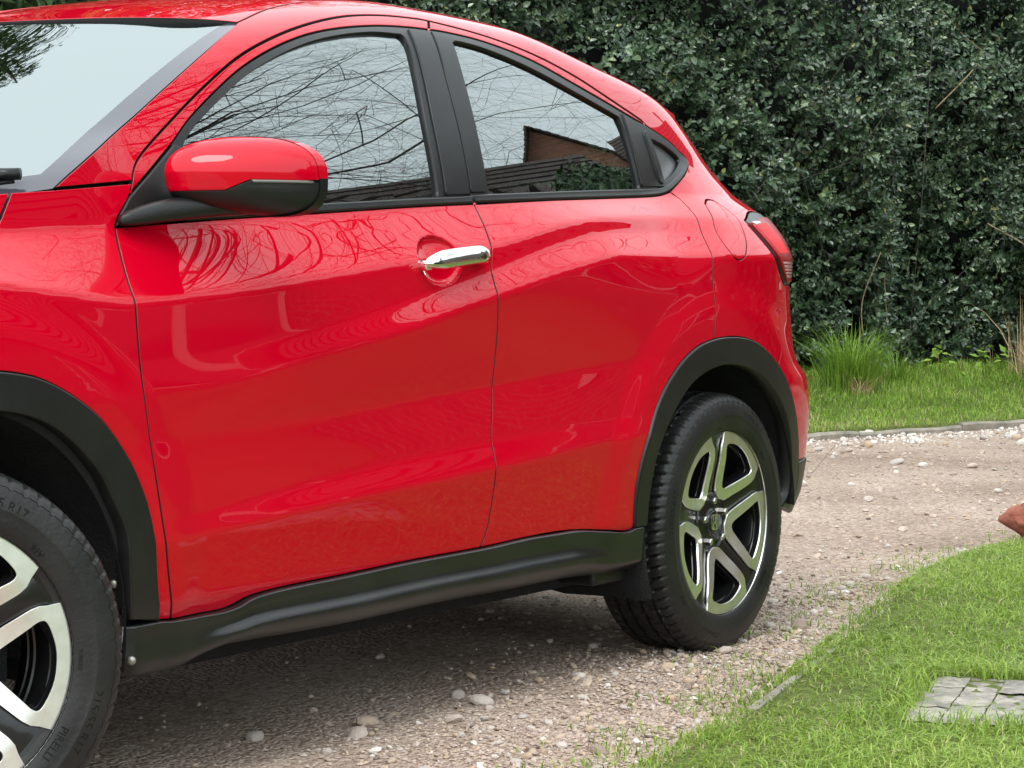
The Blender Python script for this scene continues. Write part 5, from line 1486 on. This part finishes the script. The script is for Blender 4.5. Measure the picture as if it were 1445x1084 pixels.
def gravel_points(n, x0, x1, y0, y1, seed):
    r = np.random.default_rng(seed); x = r.uniform(x0, x1, n); y = r.uniform(y0, y1, n)
    return x, y, r
parts_V, parts_F, parts_R = [], [], []
def addp(x, y, size, tone, sink, seed, fine=False):
    P = np.stack([x, y, drive_h(x, y)+size*sink], -1); V, F, R = pebbles(P, size, tone, seed, fine)
    b = sum(len(v) for v in parts_V); parts_V.append(V); parts_F.append(F+b); parts_R.append(R)
# foreground: fine grit, then pebbles, denser towards the lawn
x, y, r = gravel_points(120000, .3, 4.6, -1.75, .6, 51)
k = in_drive(x, y) & ((y < -.2) | (r.uniform(0, 1, len(x)) < .35)); x, y = x[k], y[k]
ed_ = y-lawn_edge(x); dens = .14+.86*sm(.85, .12, ed_); cl_ = fbm(np.stack([x*2.2, y*2.2, x*0], -1), 3, 61); dens = dens*(.12+.88*sm(-.55, -.95, y))
k = r.uniform(0, 1, len(x)) < dens*(.35+1.1*cl_); x, y = x[k], y[k]; n = len(x)
addp(x, y, np.clip(r.lognormal(math.log(.0078), .38, n), .004, .018), np.clip(r.normal(.48, .2, n), 0, 1), .12, 52, True)
x, y, r = gravel_points(5200, .3, 5.0, -1.75, .2, 53)
k = in_drive(x, y); x, y = x[k], y[k]; ed_ = y-lawn_edge(x)
k = r.uniform(0, 1, len(x)) < (.10+.90*sm(.95, .15, ed_))*(.25+.75*sm(-.5, -.9, y)); x, y = x[k], y[k]; n = len(x)
addp(x, y, np.clip(r.lognormal(math.log(.0155), .3, n), .009, .028), np.clip(r.normal(.5, .22, n), 0, 1), .15, 54)
# beyond the car: coarser and paler towards the kerb
x, y, r = gravel_points(42000, 2.6, 13, -1.6, 4.6, 55)
k = in_drive(x, y); x, y = x[k], y[k]
tk = -((np.stack([x, y], -1)-K0)@KN); cl_ = fbm(np.stack([x*.9, y*.9, x*0], -1), 3, 63)
k = r.uniform(0, 1, len(x)) < (.25+.75*sm(.8, .1, tk))*(.3+1.2*cl_); x, y, tk = x[k], y[k], tk[k]; n = len(x)
addp(x, y, np.clip(r.lognormal(math.log(.015), .45, n), .007, .05), np.clip(r.normal(.52, .18, n)+.42*sm(.8, .1, tk), 0, 1), .10, 56)
stuff(link('gravel', mesh_np('gravel', np.vstack(parts_V), np.vstack(parts_F), 'pebble', False, rnd=np.concatenate(parts_R))))
tag(bpy.data.objects['gravel'], 'loose buff and grey gravel scattered over the drive', 'gravel')
# larger stones one can pick out
def stone_mesh(seed, tone):
    r = np.random.default_rng(seed); bm = bmesh.new(); bmesh.ops.create_icosphere(bm, subdivisions=2, radius=.5)
    V = np.array([v.co for v in bm.verts]); k = 1+.55*(fbm(V*2.2+seed*3.1, 2, seed)-.5)
    V = V*k[:, None]*np.array([1.1, r.uniform(.65, .95), r.uniform(.42, .7)]); bm.faces.ensure_lookup_table(); F = np.array([[v.index for v in f.verts] for f in bm.faces]); bm.free()
    return mesh_np('stone', V, F, 'pebble', False, rnd=np.full(len(V), tone))
SM = [stone_mesh(k, t) for k, t in enumerate((.2, .35, .45, .55, .65, .74, .85, .92, .5, .78))]
r = np.random.default_rng(71)
def place_stone(x, y, s, k):
    o = link('stone', SM[k], drive); o.location = (x, y, float(drive_h(np.array(x), np.array(y)))+s*.14); o.scale = (s, s, s); o.rotation_euler = (r.normal(0, .2), r.normal(0, .2), r.uniform(0, 6.28))
cnt = 0
while cnt < 130:
    x, y = r.uniform(.5, 4.2), r.uniform(-1.6, -.55); e = y-float(lawn_edge(x))
    if e < .02 or r.uniform() > .10+.90*float(sm(.9, .15, e)): continue
    place_stone(x, y, float(np.clip(r.lognormal(math.log(.024), .25), .016, .042)), int(r.integers(0, 10))); cnt += 1
cnt = 0
while cnt < 90:
    x, y = r.uniform(6.5, 12), r.uniform(-.9, 3.8)
    if not bool(in_drive(np.array(x), np.array(y))): continue
    tk = -float((np.array([x, y])-K0)@KN)
    if r.uniform() > .15+.85*float(sm(1.4, .1, tk)): continue
    place_stone(x, y, float(np.clip(r.lognormal(math.log(.055), .3), .03, .11)), int(r.integers(4, 10))); cnt += 1
for x, y, s, k in ((1.30, -.72, .052, 3), (1.19, -.78, .046, 4), (1.62, -.80, .05, 6), (1.42, -.86, .042, 4), (3.05, -.86, .055, 0), (1.05, -.62, .04, 5)): place_stone(x, y, s, k)

# lawn blades
n = 135000
r = np.random.default_rng(81)
x = r.uniform(.7, 6.4, n); d = r.uniform(0, 1, n)**1.2*1.75; y = lawn_edge(x)+.020-d
# keep what lies near the pictured wedge
k = (y > -2.35+.30*(x-1.6)-.25) ; x, y, d = x[k], y[k], d[k]
SLAB_C = np.array([2.135, -1.832]); SLAB_A = rad(15.6)
e1 = np.array([math.cos(SLAB_A), math.sin(SLAB_A)]); e2 = np.array([-math.sin(SLAB_A), math.cos(SLAB_A)])
q = np.stack([x, y], -1)-SLAB_C; qu, qv = q@e1, q@e2
k = ~((np.abs(qu) < .272+.02*np.sin(qv*60)) & (np.abs(qv) < .186+.018*np.sin(qu*55+1))); x, y, d, qu, qv = x[k], y[k], d[k], qu[k], qv[k]
P3 = np.stack([x*2.0, y*2.0, x*0], -1); c1 = fbm(P3, 3, 91); c2 = fbm(P3*3.5, 2, 92)
# thin and straggling along the edge of the gravel, long round the slab
near = sm(.45, .0, d); slab = sm(.16, .0, np.maximum(np.abs(qu)-.285, np.abs(qv)-.20))
k = r.uniform(0, 1, len(x)) < np.clip((.42+.6*c1+.5*(c2-.5))*(1-.45*near*(c1 < .55)), .05, 1); x, y, c1, c2, near, slab = x[k], y[k], c1[k], c2[k], near[k], slab[k]
n = len(x)
hg = (.015+.020*c1+.028*slab)*r.uniform(.55, 1.5, n)*(1-.25*near)
tone = np.clip(r.normal(.58, .17, n)+.55*(c1-.5)+.12*slab-.05*near, 0, .93)
dry = r.uniform(0, 1, n) < .025+.10*near*(c2 > .5); tone = np.where(dry, 1, tone)
V, F, R = blades(np.stack([x, y, lawn_z(x, y)-.006], -1), hg, r.uniform(.0022, .0042, n), np.abs(r.normal(.75, .45, n)), tone, 82, .8)
stuff(link('lawn_grass', mesh_np('lawn_grass', V, F, 'grass_blade', False, rnd=R))); tag(bpy.data.objects['lawn_grass'], 'short bright green mown grass of the front lawn', 'grass')
# thin grass straggling out into the gravel
n = 2800
x = r.uniform(.9, 5.6, n); d = np.abs(r.normal(0, .13, n))*(1+.8*sm(2.2, 3.0, x)*sm(4.2, 3.4, x)); y = lawn_edge(x)+d
k = fbm(np.stack([x*6, y*6, x*0], -1), 2, 95) > .47; x, y = x[k], y[k]; n = len(x)
V, F, R = blades(np.stack([x, y, drive_h(x, y)], -1), r.uniform(.012, .035, n), r.uniform(.0022, .004, n), np.abs(r.normal(.8, .5, n)), np.clip(r.normal(.5, .25, n), 0, 1), 83, .8)
stuff(link('straggling_grass', mesh_np('straggling_grass', V, F, 'grass_blade', False, rnd=R))); tag(bpy.data.objects['straggling_grass'], 'thin straggling grass creeping from the lawn edge into the gravel', 'grass')
# paved cover sunk in the lawn
ground_mat('slab_stone', [(0, (.12, .115, .105)), (.30, (.22, .205, .18)), (.6, (.35, .32, .275)), (1, (.45, .415, .36))], 18, 60, bump=.3)
simple('slab_joint', (.10, .095, .08), .95, bump=(150, .5))
cover = bpy.data.objects.new('inspection_cover', None); COL.objects.link(cover); cover.location = (*SLAB_C, -.004); cover.rotation_euler = (0, 0, SLAB_A)
tag(cover, 'weathered grey paved inspection cover sunk in the lawn at the right', 'drain cover')
m = MB(); m.box(-.285, .285, -.20, .20, -.03, .026); m.build('tray', 'slab_joint', cover, False)
for row in range(5):
    v0 = -.197+row*.0790; v1 = v0+.0760
    cuts = [-.28, -.10+.03*(row % 2), .09+.04*((row+1) % 3)*.5, .28]
    for a_, b_ in zip(cuts[:-1], cuts[1:]):
        m = MB(); dz = r.uniform(-.0025, .003); nn_ = 7
        V = []; F = []
        for i_ in range(nn_):
            for j_ in range(4):
                uu_ = a_+.002+(b_-a_-.004)*i_/(nn_-1); vv_ = v0+(v1-v0)*j_/3
                V.append((uu_, vv_, .034+dz+.0035*(math.sin(uu_*95+row*2)+math.sin(vv_*130+uu_*40))*.5))
        for i_ in range(nn_-1):
            for j_ in range(3): F.append((i_*4+j_, (i_+1)*4+j_, (i_+1)*4+j_+1, i_*4+j_+1))
        m.add(V, F); m.build('sett', 'slab_stone', cover, True); o_ = cover.children[-1]; sd_ = o_.modifiers.new('thick', 'SOLIDIFY'); sd_.thickness = .014; sd_.offset = -1

# lump of red stone at the right edge
simple('red_stone', (.27, .085, .055), .85, bump=(45, .9), var=(16, .45))
def rock():
    bm = bmesh.new(); bmesh.ops.create_icosphere(bm, subdivisions=4, radius=1); V = np.array([v.co for v in bm.verts]); F = np.array([[v.index for v in f.verts] for f in bm.faces]); bm.free()
    k = 1+.55*(fbm(V*1.9+7, 4, 5)-.5)+.12*(fbm(V*6+3, 2, 9)-.5)
    V = V*k[:, None]*np.array([.11, .12, .075]); V[:, 2] = np.where(V[:, 2] < -.02, V[:, 2]*1.2, V[:, 2]); V[:, :2] *= np.where(V[:, 2:] < -.005, np.clip(1+(V[:, 2:]+.005)*7, .45, 1), 1)
    o = link('red_rock', mesh_np('red_rock', V, F, 'red_stone'), None, (5.22, -.70, .085)); tag(o, 'rough reddish brown stone lump on the lawn edge at the right', 'rock')
rock()
